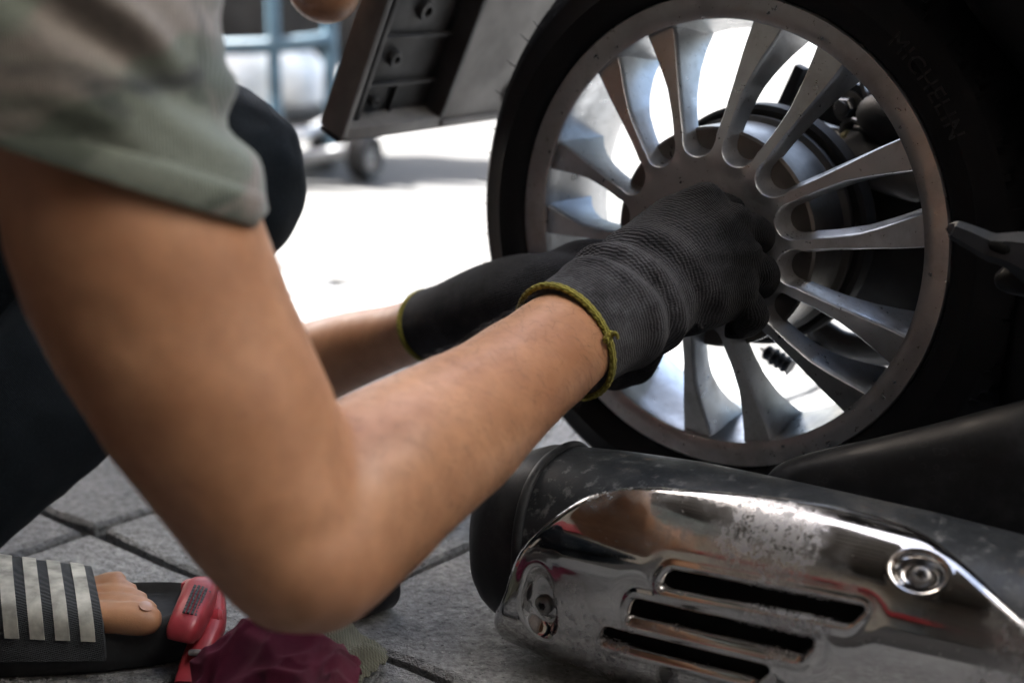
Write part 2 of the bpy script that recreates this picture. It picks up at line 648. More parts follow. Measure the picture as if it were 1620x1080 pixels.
MAT = {
    'paver': m_paver(), 'ground': m_ground(), 'street': m_street(),
    'alloy': m_alloy(), 'tyre': m_tyre(), 'plastic': m_black_plastic(),
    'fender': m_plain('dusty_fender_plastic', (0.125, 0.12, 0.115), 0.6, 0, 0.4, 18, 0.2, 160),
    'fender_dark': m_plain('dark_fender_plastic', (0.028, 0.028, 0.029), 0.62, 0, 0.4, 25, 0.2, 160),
    'body': m_black_plastic('black_bodywork', 0.06, (0.003, 0.0035, 0.0045), 0.35),
    'chrome': m_chrome(), 'canister': m_canister(),
    'cap': m_black_plastic('matt_black_cap', 0.5, (0.014, 0.0155, 0.018), 0.42),
    'steel': m_plain('worn_steel', (0.20, 0.195, 0.19), 0.34, 0.95, 0.3, 60, 0.12, 300),
    'castmetal': m_plain('grey_casting', (0.17, 0.165, 0.16), 0.5, 0.6, 0.35, 30, 0.25, 160),
    'darkmetal': m_plain('dark_metal', (0.035, 0.036, 0.038), 0.45, 0.6, 0.4, 40, 0.2, 200),
    'darkcast': m_plain('sooty_casting', (0.035, 0.032, 0.03), 0.7, 0.2, 0.4, 18, 0.3, 120),
    'drum': m_plain('turned_alloy', (0.22, 0.205, 0.19), 0.36, 0.9, 0.25, 30, 0.1, 300),
    'slot_shade': m_plain('slot_shade_black', (0.006, 0.006, 0.006), 0.9, 0, 0.3, 40, 0.1, 200, 0.1),  # flat black standing in for the shade inside slots
    'pegmetal': m_plain('blue_grey_plastic', (0.016, 0.020, 0.025), 0.5, 0, 0.3, 60, 0.2, 300),
    'rubber': m_plain('black_rubber', (0.016, 0.016, 0.017), 0.6, 0, 0.3, 40, 0.2, 300),
    'yellowrubber': m_plain('aged_yellow_rubber', (0.14, 0.12, 0.04), 0.6),
    'skin': m_skin(), 'camo': m_camo(), 'denim': m_denim(),
    'hair': m_plain('black_hair', (0.012, 0.01, 0.009), 0.5, 0, 0.4, 60, 0.6, 300),
    'cord': None, 'nail': m_plain('toe_nail', (0.40, 0.235, 0.165), 0.3, 0, 0.15, 80, 0.05),
    'blue': m_plain('pale_blue_paint', (0.055, 0.105, 0.145), 0.45, 0.0, 0.3, 30, 0.15),
    'bare': m_plain('bright_bare_tube', (0.42, 0.43, 0.44), 0.35, 0.8, 0.2, 30, 0.1),
    'sack': m_plain('white_woven_sack', (0.84, 0.85, 0.86), 0.8, 0, 0.08, 60, 0.4, 120),
    'tarp': m_plain('dark_brown_tarpaulin', (0.035, 0.030, 0.027), 0.75, 0, 0.4, 14, 0.4, 60),
    'red': m_plain('faded_red_plastic', (0.30, 0.030, 0.040), 0.42, 0, 0.3, 60, 0.15, 250),
    'labelgrey': m_plain('worn_label', (0.16, 0.14, 0.135), 0.7, 0, 0.6, 120, 0.2),
    'greyprint': m_plain('grey_grip', (0.035, 0.04, 0.045), 0.6),
    'cream': m_plain('cream_shutter_paint', (0.36, 0.31, 0.25), 0.55, 0, 0.12, 6, 0.1, 60),
    'sky_block': m_plain('sky_block_sheet', (0.12, 0.108, 0.095), 0.7, 0, 0.25, 5, 0.2, 40),
    'whitewall': m_plain('white_plaster', (0.80, 0.785, 0.76), 0.85, 0, 0.06, 4, 0.3, 60),
    'darkwall': m_plain('dark_brown_boards', (0.07, 0.055, 0.045), 0.8, 0, 0.3, 5, 0.3, 40),
    'wall': m_plain('grey_plaster', (0.20, 0.19, 0.18), 0.85, 0, 0.2, 4, 0.4, 60),
    'signred': m_plain('red_sign_band', (0.28, 0.025, 0.03), 0.5),
    'sole': m_plain('charcoal_foam', (0.018, 0.02, 0.022), 0.72, 0, 0.3, 60, 0.25, 260),
    'white': m_plain('grubby_white_vinyl', (0.40, 0.40, 0.36), 0.65, 0, 0.5, 70, 0.3, 260),
    'whiteclean': m_plain('white_plastic', (0.75, 0.75, 0.74), 0.5),
}

# ------------------------------------------------------------------ the setting
def sheet(name, x0, x1, y0, y1, z, mat):
    o = link(name, mesh_of([(x0, y0, z), (x1, y0, z), (x1, y1, z), (x0, y1, z)], [(0, 1, 2, 3)], name), mat, None, None, False)
    o['kind'] = 'structure'
    return o


ground = sheet('ground', -60, 60, -60, 60, -0.03, MAT['ground'])
pavement = sheet('pavement', -60, 60, -60, 60, -0.012, MAT['ground'])

PA = R(-40)
GA = Vector((math.cos(PA), math.sin(PA), 0))
GB = Vector((-math.sin(PA), math.cos(PA), 0))
G0 = Vector((-0.322, 1.015, 0))
PITCH_P = 0.242
_e = G0 + GB * (3 * PITCH_P + 0.004)
street = link('street', mesh_of([_e - GA * 60 + Vector((0, 0, -.002)), _e + GA * 60 + Vector((0, 0, -.002)), _e + GA * 60 + GB * 70 + Vector((0, 0, -.002)), _e - GA * 60 + GB * 70 + Vector((0, 0, -.002))], [(0, 1, 2, 3)], 'street'), MAT['street'], None, None, False)
street['kind'] = 'structure'


def paver_mesh(k):
    rnd = random.Random(k)
    h = PITCH_P / 2 - 0.0028
    b = 0.0022
    n = 5
    top = []
    rim = []
    # outer outline with slightly worn corners
    outline = []
    for (sx, sy), (ex, ey) in (((-1, -1), (1, -1)), ((1, -1), (1, 1)), ((1, 1), (-1, 1)), ((-1, 1), (-1, -1))):
        for i in range(n):
            t = i / n
            px, py = (sx + (ex - sx) * t) * h, (sy + (ey - sy) * t) * h
            wob = rnd.uniform(-0.0034, 0.0012) - (0.004 if i == 0 else 0)
            s = 1 + wob / h
            outline.append((px * s, py * s))
    m = len(outline)
    tilt = (rnd.uniform(-0.003, 0.003), rnd.uniform(-0.003, 0.003))
    vs_, fs_ = [], []
    for (x, y) in outline:
        vs_.append((x, y, -0.04))
    for (x, y) in outline:
        vs_.append((x, y, -b - rnd.uniform(0, 0.002)))
    for (x, y) in outline:
        s = 1 - (b + rnd.uniform(0, 0.002)) / h
        vs_.append((x * s, y * s, rnd.uniform(-0.001, 0.0003) + tilt[0] * x + tilt[1] * y))
    vs_.append((0, 0, 0))
    for j in range(m):
        k2 = (j + 1) % m
        fs_.append((j, k2, m + k2, m + j))
        fs_.append((m + j, m + k2, 2 * m + k2, 2 * m + j))
        fs_.append((2 * m + j, 2 * m + k2, 3 * m))
    me = mesh_of(vs_, fs_, 'paver')
    me.materials.append(MAT['paver'])
    me.polygons.foreach_set('use_smooth', [True] * len(me.polygons))
    me.set_sharp_from_angle(angle=R(16))
    return me


PM = [paver_mesh(k) for k in range(7)]
for i in range(-16, 20):
    for j in range(-16, 3):
        c = G0 + GA * ((i + 0.5) * PITCH_P) + GB * ((j + 0.5) * PITCH_P)
        d = (c - CAM_POS).dot(FW)
        if d < 0.55 or c.y > 3.85 or c.y < 0.5:
            continue
        px = 810 + 2250 * c.x / d
        if px < -520 or px > 2100:
            continue
        rnd = random.Random(i * 131 + j)
        o = bpy.data.objects.new('paver', PM[rnd.randrange(7)])
        COL.objects.link(o)
        o.parent = pavement
        o.location = (c.x, c.y, rnd.uniform(-0.002, 0.0008))
        o.rotation_euler = (0, 0, PA + rnd.choice((0, 1, 2, 3)) * math.pi / 2 + rnd.uniform(-0.012, 0.012))

# added unseen block: its side keeps the sun off, its shutter shows in the chrome
BX, BY, BH = -2.1, 3.2, 9.6
sun_block = empty('added_sun_block', (BX, BY - 5, 0), 'added unseen grey block with a cream roller shutter, keeping the sun off the scooter', 'added_block')
mb = MB()
for (y0, y1, z0, z1) in ((BY - 9, BY - 8.2, 0, 2.6), (BY - 1.5, BY, 0, 2.6), (BY - 9, BY, 2.6, BH)):
    mb.box((0.3, y1 - y0, z1 - z0), Matrix.Translation((BX - 0.15, (y0 + y1) / 2, (z0 + z1) / 2)))
mb.box((5.0, 8.9, BH - 0.1), Matrix.Translation((BX - 2.9, BY - 4.5, (BH - 0.1) / 2)))
mb.build('wall', MAT['wall'], sun_block)
nsl = 26
rings = []
for k in range(nsl * 6 + 1):
    rings.append((BX - 0.12 + 0.018 * abs(math.sin(math.pi * k / 6)), 2.6 * k / (nsl * 6)))
nn = len(rings)
MB().add([(x, BY - 8.2, z) for x, z in rings] + [(x, BY - 1.5, z) for x, z in rings], [(k, nn + k, nn + k + 1, k + 1) for k in range(nn - 1)]).build('roller_shutter', MAT['cream'], sun_block)
MB().box((0.10, 5.9, 0.30), Matrix.Translation((BX + 0.053, BY - 4.6, 0.75)), 0.01).build('red_band', MAT['signred'], sun_block)
CANX = -0.05  # added unseen sheet overhead, cutting sky light from the left
mb = MB()
nc = 120
vv = []
for k in range(nc + 1):
    yy = 1.3 - 6.0 * k / nc
    zc_ = 0.012 * math.sin(2 * math.pi * k / 4)
    vv += [(BX + 0.002, yy, 2.85 + zc_), (CANX, yy, 2.30 + zc_)]
mb.add(vv, [(2 * k, 2 * k + 1, 2 * k + 3, 2 * k + 2) for k in range(nc)])
o = mb.build('sky_block', MAT['sky_block'], sun_block)
md = o.modifiers.new('s', 'SOLIDIFY'); md.thickness = .004

# added unseen blocks: pale upper wall bounces sun down, dark walls cut fill
bh = empty('bounce_wall', (2.7, -0.9, 0), 'added unseen wall, pale above and dark below, bouncing sun onto the scooter', 'added_block')
MB().box((0.4, 2.9, 7.0), Matrix.Translation((2.76, -0.83, 6.0))).build('wall', MAT['whitewall'], bh)
MB().box((0.44, 2.94, 2.49), Matrix.Translation((2.76, -0.83, 1.245))).build('dark_lower_wall', MAT['darkwall'], bh)

dh = empty('fill_block', (0.3, -2.5, 0), 'added unseen dark block behind the camera, cutting fill light', 'added_block')
MB().box((4.6, 0.4, 9.0), Matrix.Translation((0.25, -2.52, 4.5))).build('wall', MAT['darkwall'], dh)  # added to cut sky fill from behind the camera

# ------------------------------------------------------------------ hand cart in the background
cart = empty('hand_cart', gp(500, 262), 'pale blue tube-framed hand cart on small castors, behind the crouching person', 'cart')


def cpt(px, py, d=2.85):
    return at(px, py, d)


def bar(name, a, b, r, mat, parent, n=12):
    mb = MB().tube([a, b], r, n=n)
    return mb.build(name, mat, parent)


D1, D2 = 2.80, 3.25
bar('post', at(424, -260, D1), at(437, 205, D1), 0.0135, MAT['blue'], cart)
bar('post', at(519, -260, D1 + .05), at(524, 235, D1 + .05), 0.0150, MAT['blue'], cart)
bar('post', at(330, -260, D2), at(352, 210, D2), 0.0135, MAT['blue'], cart)
bar('post', at(240, -260, D1 + .02), at(262, 225, D1 + .02), 0.0135, MAT['blue'], cart)
MB().tube([at(240, 76, D1), at(340, 75, D1), at(425, 73, D1), at(490, 67, D1 + .02), at(520, 63, D1 + .05)], 0.0155, sub=4).build('rail', MAT['blue'], cart)
bar('rail', at(262, 228, D1), at(524, 205, D1 + .05), 0.010, MAT['bare'], cart)
MB().tube([at(400, 228, D1 - .03), at(470, 218, D1 - .03), at(515, 196, D1 + .02)], 0.012, sub=4).build('rail', MAT['bare'], cart)
bar('axle_beam', at(250, 281, D1 - .03), at(575, 237, D1 - .02), 0.0135, MAT['bare'], cart)
mb = MB()
a0, a1, a2, a3 = at(262, 205, D1), at(530, 190, D1 + .05), at(560, 168, D2 + .1), at(330, 175, D2)
mb.add([a0, a1, a2, a3] + [p - Vector((0, 0, 0.012)) for p in (a0, a1, a2, a3)], [(0, 1, 2, 3), (7, 6, 5, 4), (0, 4, 5, 1), (1, 5, 6, 2), (2, 6, 7, 3), (3, 7, 4, 0)])
mb.build('deck', MAT['darkmetal'], cart)
mb = MB()
g0, g1, g2 = at(512, 130, D1 + .035), at(540, 178, D1 + .035), at(512, 185, D1 + .035)
off = Vector((0, 0.01, 0))
mb.add([g0, g1, g2, g0 + off, g1 + off, g2 + off], [(0, 1, 2), (5, 4, 3), (0, 3, 4, 1), (1, 4, 5, 2), (2, 5, 3, 0)])
mb.build('gusset', MAT['blue'], cart)


def castor(px, py, d, r):
    c = at(px, py, d)
    c.z = r
    M = Matrix.Translation(c) @ Matrix.Rotation(R(68), 4, 'Z') @ Matrix.Rotation(R(90), 4, 'X')
    w = MB().revolve([(r * .62, -.018), (r * .9, -.02), (r, -.012), (r, .012), (r * .9, .02), (r * .62, .018)], M, 40, closed=True).build('wheel', MAT['rubber'], cart)
    hub = MB().revolve([(r * .12, -.016), (r * .28, -.016), (r * .28, .016), (r * .12, .016)], M, 24, closed=True)
    for k in range(3):
        a = k * 2 * math.pi / 3 + 0.4
        hub.tube([M @ Vector((r * .2 * math.cos(a), r * .2 * math.sin(a), 0)), M @ Vector((r * .68 * math.cos(a), r * .68 * math.sin(a), 0))], r * .11, 8)
    hub.revolve([(r * .60, -.014), (r * .67, -.014), (r * .67, .014), (r * .60, .014)], M, 32, closed=True)
    hub.build('hub', MAT['bare'], w)
    mb = MB().tube([c + Vector((0, 0, r * 1.1)), c + Vector((0, 0, r * 1.1 + .05))], 0.012, 10)
    mb.box((.012, .05, r * 1.2), Matrix.Translation(c + Vector((-.03, 0, r * .6))))
    mb.build('fork', MAT['bare'], cart)


castor(577, 250, 2.80, 0.047)
castor(517, 255, 2.98, 0.040)
castor(330, 270, 2.80, 0.047)

mb = MB()
mb.loft([(at(285, 165, 3.0), .03, .05), (at(320, 150, 3.0), .075, .10), (at(380, 145, 3.0), .085, .12), (at(420, 135, 3.0), .090, .12), (at(470, 140, 3.0), .088, .11), (at(497, 165, 3.0), .05, .08), (at(508, 180, 3.0), .012, .03)], n=20, ref=(0, 0, 1))
me = mb.remeshed(0.012, 4, 'sack')
co = get_co(me)
dd = np.array([noise.noise(Vector(c) * 9) * 0.018 + noise.noise(Vector(c) * 26) * 0.006 for c in co])
co += get_no(me) * dd[:, None]
co[:, 2] = np.maximum(co[:, 2], 0.085)
set_co(me, co)
sack = link('sack', me, MAT['sack'])
tag(sack, 'bulging white sack lying on the low deck of the blue hand cart', 'sack')
mb = MB()
mb.loft([(at(150, 20, 3.1), .10, .1), (at(250, -20, 3.1), .19, .16), (at(400, -50, 3.1), .22, .17), (at(520, -60, 3.1), .23, .17), (at(610, -40, 3.1), .2, .15), (at(640, -30, 3.1), .1, .1)], n=20, ref=(0, 0, 1))
me = mb.remeshed(0.02, 3, 'tarpaulin_bundle')
co = get_co(me)
dd = np.array([noise.noise(Vector(c) * 5) * 0.035 + noise.noise(Vector(c) * 16) * 0.012 for c in co])
co += get_no(me) * dd[:, None]
set_co(me, co)
tag(link('tarpaulin_bundle', me, MAT['tarp']), 'dark brown tarpaulin bundle loaded on the hand cart above the white sack', 'bundle')

# ------------------------------------------------------------------ scooter
WC = Vector((0.1416, 0.970, 0.2348))
YAW = R(36.8)
WN = Vector((-math.sin(YAW), -math.cos(YAW), 0))       # outward, towards the viewer
WT = Vector((math.cos(YAW), -math.sin(YAW), 0))        # towards the front of the scooter
WM = Matrix(((WT.x, 0, WN.x, WC.x), (WT.y, 0, WN.y, WC.y), (0, 1, 0, WC.z), (0, 0, 0, 1)))  # local x fore, y up, z out
scooter = empty('scooter', (WC.x - WN.x * 0.045, WC.y - WN.y * 0.045, 0), 'black scooter with multi-spoke alloy rear wheel and chrome-shielded exhaust being repaired', 'scooter')


def sp(x, y, z):
    return WM @ Vector((x, y, z))


wheel = bpy.data.objects.new('wheel', None)
COL.objects.link(wheel)
wheel.parent = scooter
wheel.location = WC - scooter.location
wheel.empty_display_size = 0.05

# rim: turned lip and barrel
prof = [(.1650, -.004), (.1652, -.0012), (.1640, .0002), (.1560, -.0002), (.1490, -.0010), (.1476, -.0018), (.1470, -.0040), (.1462, -.012), (.1448, -.022),
        (.1420, -.034), (.1400, -.050), (.1408, -.064), (.1440, -.078), (.1478, -.086), (.1500, -.092), (.1560, -.094), (.1600, -.092), (.1600, -.080), (.150, -.06), (.150, -.03), (.158, -.010)]
MB().revolve(prof, WM, 200, closed=True).build('rim', MAT['alloy'], wheel, 38)

# hub and fourteen spokes: cast spider, narrow ridge-edged spokes paired at the rim
PH0 = 17.5


def interp(x, xs, ys):
    return float(np.interp(x, xs, ys))


HW_R = [.050, .062, .070, .078, .090, .107, .120, .135, .150]
HW_V = [.0060, .0050, .0037, .0031, .0031, .0040, .0058, .0083, .0106]
HALF_R = [.050, .075, .107, .125, .150]
HALF_V = [12.86, 12.75, 11.9, 10.9, 9.4]
ZF_R = [0, .030, .056, .066, .080, .095, .110, .125, .140, .155]
ZF_V = [.0215, .0220, .0215, .0195, .0160, .0115, .0070, .0025, -.0025, -.0060]
DP_R = [0, .05, .07, .085, .100, .115, .128, .140, .155]
DP_V = [.022, .018, .016, .017, .020, .027, .037, .050, .058]


def spoke_angle(k, r):
    pair, side = divmod(k, 2)
    return R(PH0 + pair * 360 / 7 + (1 if side else -1) * interp(r, HALF_R, HALF_V))


def window(k):
    """Loop of the opening between spoke k and spoke k+1, anticlockwise."""
    rs = np.linspace(.150, .0735, 52)
    lo = []
    hi = []
    for r in rs:
        a = spoke_angle(k, r) + interp(r, HW_R, HW_V) / r
        b = spoke_angle((k + 1) % 14, r) - interp(r, HW_R, HW_V) / r
        if b < a: b += 2 * math.pi
        lo.append((r, a)); hi.append((r, b))
    r0, a0 = lo[-1]
    _, b0 = hi[-1]
    p0 = np.array((r0 * math.cos(a0), r0 * math.sin(a0)))
    p1 = np.array((r0 * math.cos(b0), r0 * math.sin(b0)))
    mid = (p0 + p1) / 2
    inw = -mid / np.linalg.norm(mid)
    side = (p1 - p0) / 2
    loop = [(r * math.cos(a), r * math.sin(a)) for r, a in lo]
    for t in np.linspace(0, math.pi, 22)[1:-1]:
        q = mid - side * math.cos(t) + inw * (0.0150 * math.sin(t) ** 0.85)
        loop.append(tuple(q))
    loop += [(r * math.cos(a), r * math.sin(a)) for r, a in hi[::-1]]
    a, b = lo[0][1], hi[0][1]
    for t in np.linspace(0, 1, 14)[1:-1]:
        th = b + (a - b) * t
        loop.append((.150 * math.cos(th), .150 * math.sin(th)))
    return np.array(loop)


WIN = [window(k) for k in range(14)]


def in_poly(P, poly):
    x, y = P[:, 0], P[:, 1]
    ins = np.zeros(len(P), bool)
    j = len(poly) - 1
    for i in range(len(poly)):
        xi, yi = poly[i]
        xj, yj = poly[j]
        c = ((yi > y) != (yj > y)) & (x < (xj - xi) * (y - yi) / (yj - yi + 1e-18) + xi)
        ins ^= c
        j = i
    return ins


def cdt_fill(outer, holes, step, inner_pts=None):
    pts, edges = [], []
    for lp in [outer] + list(holes):
        n0 = len(pts)
        pts += [tuple(p) for p in lp]
        edges += [(n0 + i, n0 + (i + 1) % len(lp)) for i in range(len(lp))]
    mn, mx = np.min(outer, 0), np.max(outer, 0)
    g = []
    row = 0
    y = mn[1]
    while y < mx[1]:
        xs = np.arange(mn[0] + (step / 2 if row % 2 else 0), mx[0], step)
        g.append(np.stack([xs, np.full(len(xs), y)], 1))
        y += step * 0.866
        row += 1
    g = np.concatenate(g)
    ok = in_poly(g, np.asarray(outer))
    g = g[ok]
    allp = np.array(pts)
    keep = np.ones(len(g), bool)
    for i0 in range(0, len(allp), 400):
        d = np.sqrt(((g[:, None] - allp[None, i0:i0 + 400]) ** 2).sum(-1)).min(1)
        keep &= d > step * 0.55
    g = g[keep]
    for h in holes:
        g = g[~in_poly(g, np.asarray(h))]
    pts += [tuple(p) for p in g]
    v, e, f, *_ = delaunay_2d_cdt([Vector(p) for p in pts], edges, [], 0, 1e-7)
    V = np.array([(p.x, p.y) for p in v])
    F = np.array([tuple(t) for t in f if len(t) == 3])
    cen = V[F].mean(1)
    ok = in_poly(cen, np.asarray(outer))
    for h in holes:
        ok &= ~in_poly(cen, np.asarray(h))
    F = F[ok]
    a, b, c = V[F[:, 0]], V[F[:, 1]], V[F[:, 2]]
    cr = (b[:, 0] - a[:, 0]) * (c[:, 1] - a[:, 1]) - (b[:, 1] - a[:, 1]) * (c[:, 0] - a[:, 0])
    F[cr < 0] = F[cr < 0][:, ::-1]
    return V, F


outer = [(.1515 * math.cos(t), .1515 * math.sin(t)) for t in np.linspace(0, 2 * math.pi, 401)[:-1]]
V2, F2 = cdt_fill(outer, WIN, 0.0036)
rr = np.hypot(V2[:, 0], V2[:, 1])
winpts = np.concatenate(WIN)
# raised bead along the opening edges near the hub
dmin = np.full(len(V2), 1.0)
for i0 in range(0, len(winpts), 300):
    dmin = np.minimum(dmin, np.sqrt(((V2[:, None] - winpts[None, i0:i0 + 300]) ** 2).sum(-1)).min(1))
zf = np.interp(rr, ZF_R, ZF_V)
hubw = np.clip((0.085 - rr) / 0.02, 0, 1) * (rr > .03)
zf = zf + hubw * np.exp(-((dmin - 0.0010) / 0.0022) ** 2) * 0.0013 - 0.0012 * np.clip(1 - np.abs(rr - 0.03) / .006, 0, 1)
zb = zf - np.interp(rr, DP_R, DP_V)
verts = [(V2[i, 0], V2[i, 1], zf[i]) for i in range(len(V2))]
nV = len(verts)
faces = [tuple(f) for f in F2]
for lp in WIN:
    m = len(lp)
    nxt, prv = np.roll(lp, -1, 0), np.roll(lp, 1, 0)
    tan = nxt - prv
    tan /= np.linalg.norm(tan, axis=1)[:, None] + 1e-12
    area = 0.5 * np.sum(lp[:, 0] * nxt[:, 1] - nxt[:, 0] * lp[:, 1])
    nin = np.stack([-tan[:, 1], tan[:, 0]], 1) * (1 if area > 0 else -1)
    r0 = np.hypot(lp[:, 0], lp[:, 1])
    z0 = np.interp(r0, ZF_R, ZF_V) + np.clip((0.085 - r0) / 0.02, 0, 1) * 0.0010
    dp = np.interp(r0, DP_R, DP_V)
    base = len(verts)
    layers = [(0.0, z0), (0.0007, z0 - 0.0009), (0.0014, z0 - 0.005), (0.0028, z0 - dp * 0.55), (0.0038, z0 - dp)]
    for off, zz in layers:
        q = lp + nin * off
        verts += [(q[i, 0], q[i, 1], zz[i]) for i in range(m)]
    for L in range(len(layers) - 1):
        a, b = base + L * m, base + (L + 1) * m
        for i in range(m):
            j = (i + 1) % m
            faces.append((a + i, a + j, b + j, b + i))
verts_np = np.array(verts)
# weld the wall loops to the front face loops, then part hub and spokes
bm = bmesh.new()
bvs = [bm.verts.new(v) for v in verts]
for f in faces:
    try:
        bm.faces.new([bvs[i] for i in f])
    except ValueError:
        pass
bmesh.ops.remove_doubles(bm, verts=bm.verts, dist=0.00012)
bm.faces.ensure_lookup_table()
groups = {k: [] for k in range(-1, 14)}
for f in bm.faces:
    c = f.calc_center_median()
    r = math.hypot(c.x, c.y)
    if r < 0.0690:
        groups[-1].append(f)
    else:
        th = math.atan2(c.y, c.x)
        best = min(range(14), key=lambda k: abs(math.remainder(th - spoke_angle(k, r), 2 * math.pi)))
        groups[best].append(f)
bm.verts.index_update()
for k, fl in groups.items():
    idx = {}
    vv, ff = [], []
    for f in fl:
        row = []
        for v in f.verts:
            if v.index not in idx:
                idx[v.index] = len(vv)
                vv.append(WM @ v.co)
            row.append(idx[v.index])
        ff.append(row)
    me = mesh_of(vv, ff, 'hub' if k < 0 else 'spoke')
    b2 = bmesh.new(); b2.from_mesh(me)
    bmesh.ops.recalc_face_normals(b2, faces=b2.faces)
    # outward = towards the viewer on the front
    s = sum((f.normal.dot(WN)) * f.calc_area() for f in b2.faces)
    if s < 0:
        bmesh.ops.reverse_faces(b2, faces=b2.faces)
    b2.to_mesh(me); b2.free()
    link('hub' if k < 0 else 'spoke', me, MAT['alloy'], wheel, 30)
bm.free()

# drum behind the spider, brake disc plate, axle nut
MB().revolve([(.001, .006), (.0745, .0055), (.0765, .004), (.0770, -.002), (.0765, -.040), (.080, -.044), (.080, -.050), (.001, -.050)], WM, 96).build('drum', MAT['drum'], wheel, 35)
MB().revolve([(.001, -.051), (.084, -.051), (.087, -.054), (.087, -.070), (.001, -.070)], WM, 96).build('brake_plate', MAT['darkcast'], wheel, 35)
MB().revolve([(.001, .040), (.010, .040), (.012, .038), (.012, .030), (.019, .0295), (.019, .0225), (.001, .022)], WM, 6).build('axle_nut', MAT['steel'], wheel, 35)

# tyre with siped shoulders
tp = [(.1600, -.010), (.1650, -.0045), (.1665, .0005), (.1700, .0030), (.1760, .0055), (.1830, .0062), (.1842, .0070), (.1852, .0062), (.1900, .0050), (.1985, .0005), (.2005, .0002), (.2020, -.0012), (.2050, -.0040),
      (.2082, -.0080), (.2110, -.0125), (.2145, -.0170), (.2180, -.0220), (.2215, -.0280), (.2240, -.034), (.2254, -.040), (.2258, -.046), (.2254, -.052), (.2240, -.058), (.2215, -.064), (.2180, -.070), (.2130, -.077), (.2060, -.087), (.1960, -.094), (.1830, -.098), (.170, -.097), (.1600, -.092), (.1500, -.06)]
NSEG = 540
rings = []
for (r, z) in tp:
    ring = []
    for j in range(NSEG):
        th = 2 * math.pi * j / NSEG
        q = r
        if r > .2035:
            ph = (math.degrees(th) + (z + .045) * 420 * (1 if z > -.046 else -1)) % 16.0
            if ph < 1.1 or (6.2 < ph < 7.0 and abs(z + .046) > .018):
                q = r - .0035
        ring.append(WM @ Vector((q * math.cos(th), q * math.sin(th), z)))
    rings.append(ring)
mb = MB().rings(rings, caps=False, closed=True)
for k in range(60):
    th = R(k * 6.0 + random.uniform(-1, 1))
    r0, z0 = random.choice([(.2075, -.0085), (.2130, -.0160), (.2025, -.0020)])
    e = Vector((math.cos(th), math.sin(th), 0.35)).normalized()
    p = Vector((r0 * math.cos(th), r0 * math.sin(th), z0))
    mb.tube([WM @ p, WM @ (p + e * .0045), WM @ (p + e * .009 + Vector((0, 0.001, 0)))], [.0005, .0004, .0002], 5)
tyre = mb.build('tyre', MAT['tyre'], wheel, 40)


def arc_text(word, rad, th0, size, z, mat, name, parent, extrude=0.0007, spacing=1.0):
    cu = bpy.data.curves.new('lettering', 'FONT')
    cu.body = word
    cu.size = size
    cu.extrude = extrude
    cu.space_character = spacing
    o = bpy.data.objects.new('tmp', cu)
    COL.objects.link(o)
    dg = bpy.context.evaluated_depsgraph_get()
    me = bpy.data.meshes.new_from_object(o.evaluated_get(dg))
    bpy.data.objects.remove(o)
    co = get_co(me)
    th = th0 - co[:, 0] / rad
    r = rad + co[:, 1]
    zz = np.interp(r, [p[0] for p in tp[:13]], [p[1] for p in tp[:13]]) + co[:, 2] + z
    X = np.stack([r * np.cos(th), r * np.sin(th), zz], 1)
    W = np.array(WM)
    X = X @ W[:3, :3].T + W[:3, 3]
    set_co(me, X)
    return link(name, me, mat, parent, 30, False)


arc_text('MICHELIN', .1790, R(49.5), .0150, .0003, m_plain('raised_rubber', (0.0125, 0.013, 0.0145), 0.5), 'lettering', wheel, .0006, 1.12)

# engine and gear casing behind the wheel
mb = MB()
mb.revolve([(.001, -.075), (.062, -.075), (.07, -.080), (.072, -.130), (.001, -.130)], WM, 48)
mb.build('gear_case', MAT['castmetal'], scooter, 35)
mb = MB()
mb.loft([(sp(.05, -.005, -.125), .06, .03), (sp(.09, 0.0, -.125), .075, .034), (sp(.15, .0, -.130), .082, .040), (sp(.22, .005, -.135), .085, .045), (sp(.34, .01, -.14), .09, .05), (sp(.5, .02, -.14), .09, .05)], n=28, ref=(0, 0, 1))
mb.build('transmission_case', MAT['darkcast'], scooter, 50)
mb = MB()
mb.loft([(sp(.000, .050, -.108), .020, .02), (sp(.022, .052, -.106), .017, .02), (sp(.045, .050, -.104), .018, .022), (sp(.072, .046, -.106), .020, .024), (sp(.11, .035, -.112), .024, .024)], n=20, ref=(0, 0, 1))
mb.loft([(sp(.050, .052, -.098), .008, .01), (sp(.056, .060, -.096), .010, .011), (sp(.066, .062, -.098), .009, .010)], n=14)
link('casting_arm', mb.remeshed(.003, 3, 'casting_arm'), MAT['castmetal'], scooter)
MB().box((.062, .034, .006), WM @ Matrix.Translation((.036, .086, -.110)) @ Matrix.Rotation(R(-14), 4, 'Z'), .002).build('bracket', MAT['darkmetal'], scooter)
def hexbolt(p, r, M=None, h=.01, mat='steel', parent=None, name='bolt'):
    mb = MB()
    Mx = WM @ Matrix.Translation(p)
    mb.revolve([(r * 1.45, 0), (r * 1.45, .0025), (.0001, .0025)], Mx, 28)
    mb.revolve([(r, .0025), (r, .0025 + h * .8), (r * .85, .0025 + h), (.0001, .0025 + h)], Mx, 6)
    mb.revolve([(r * .62, .0025 + h), (r * .6, .006 + h), (.0001, .006 + h)], Mx, 20)
    return mb.build(name, MAT[mat], parent or scooter, 35)


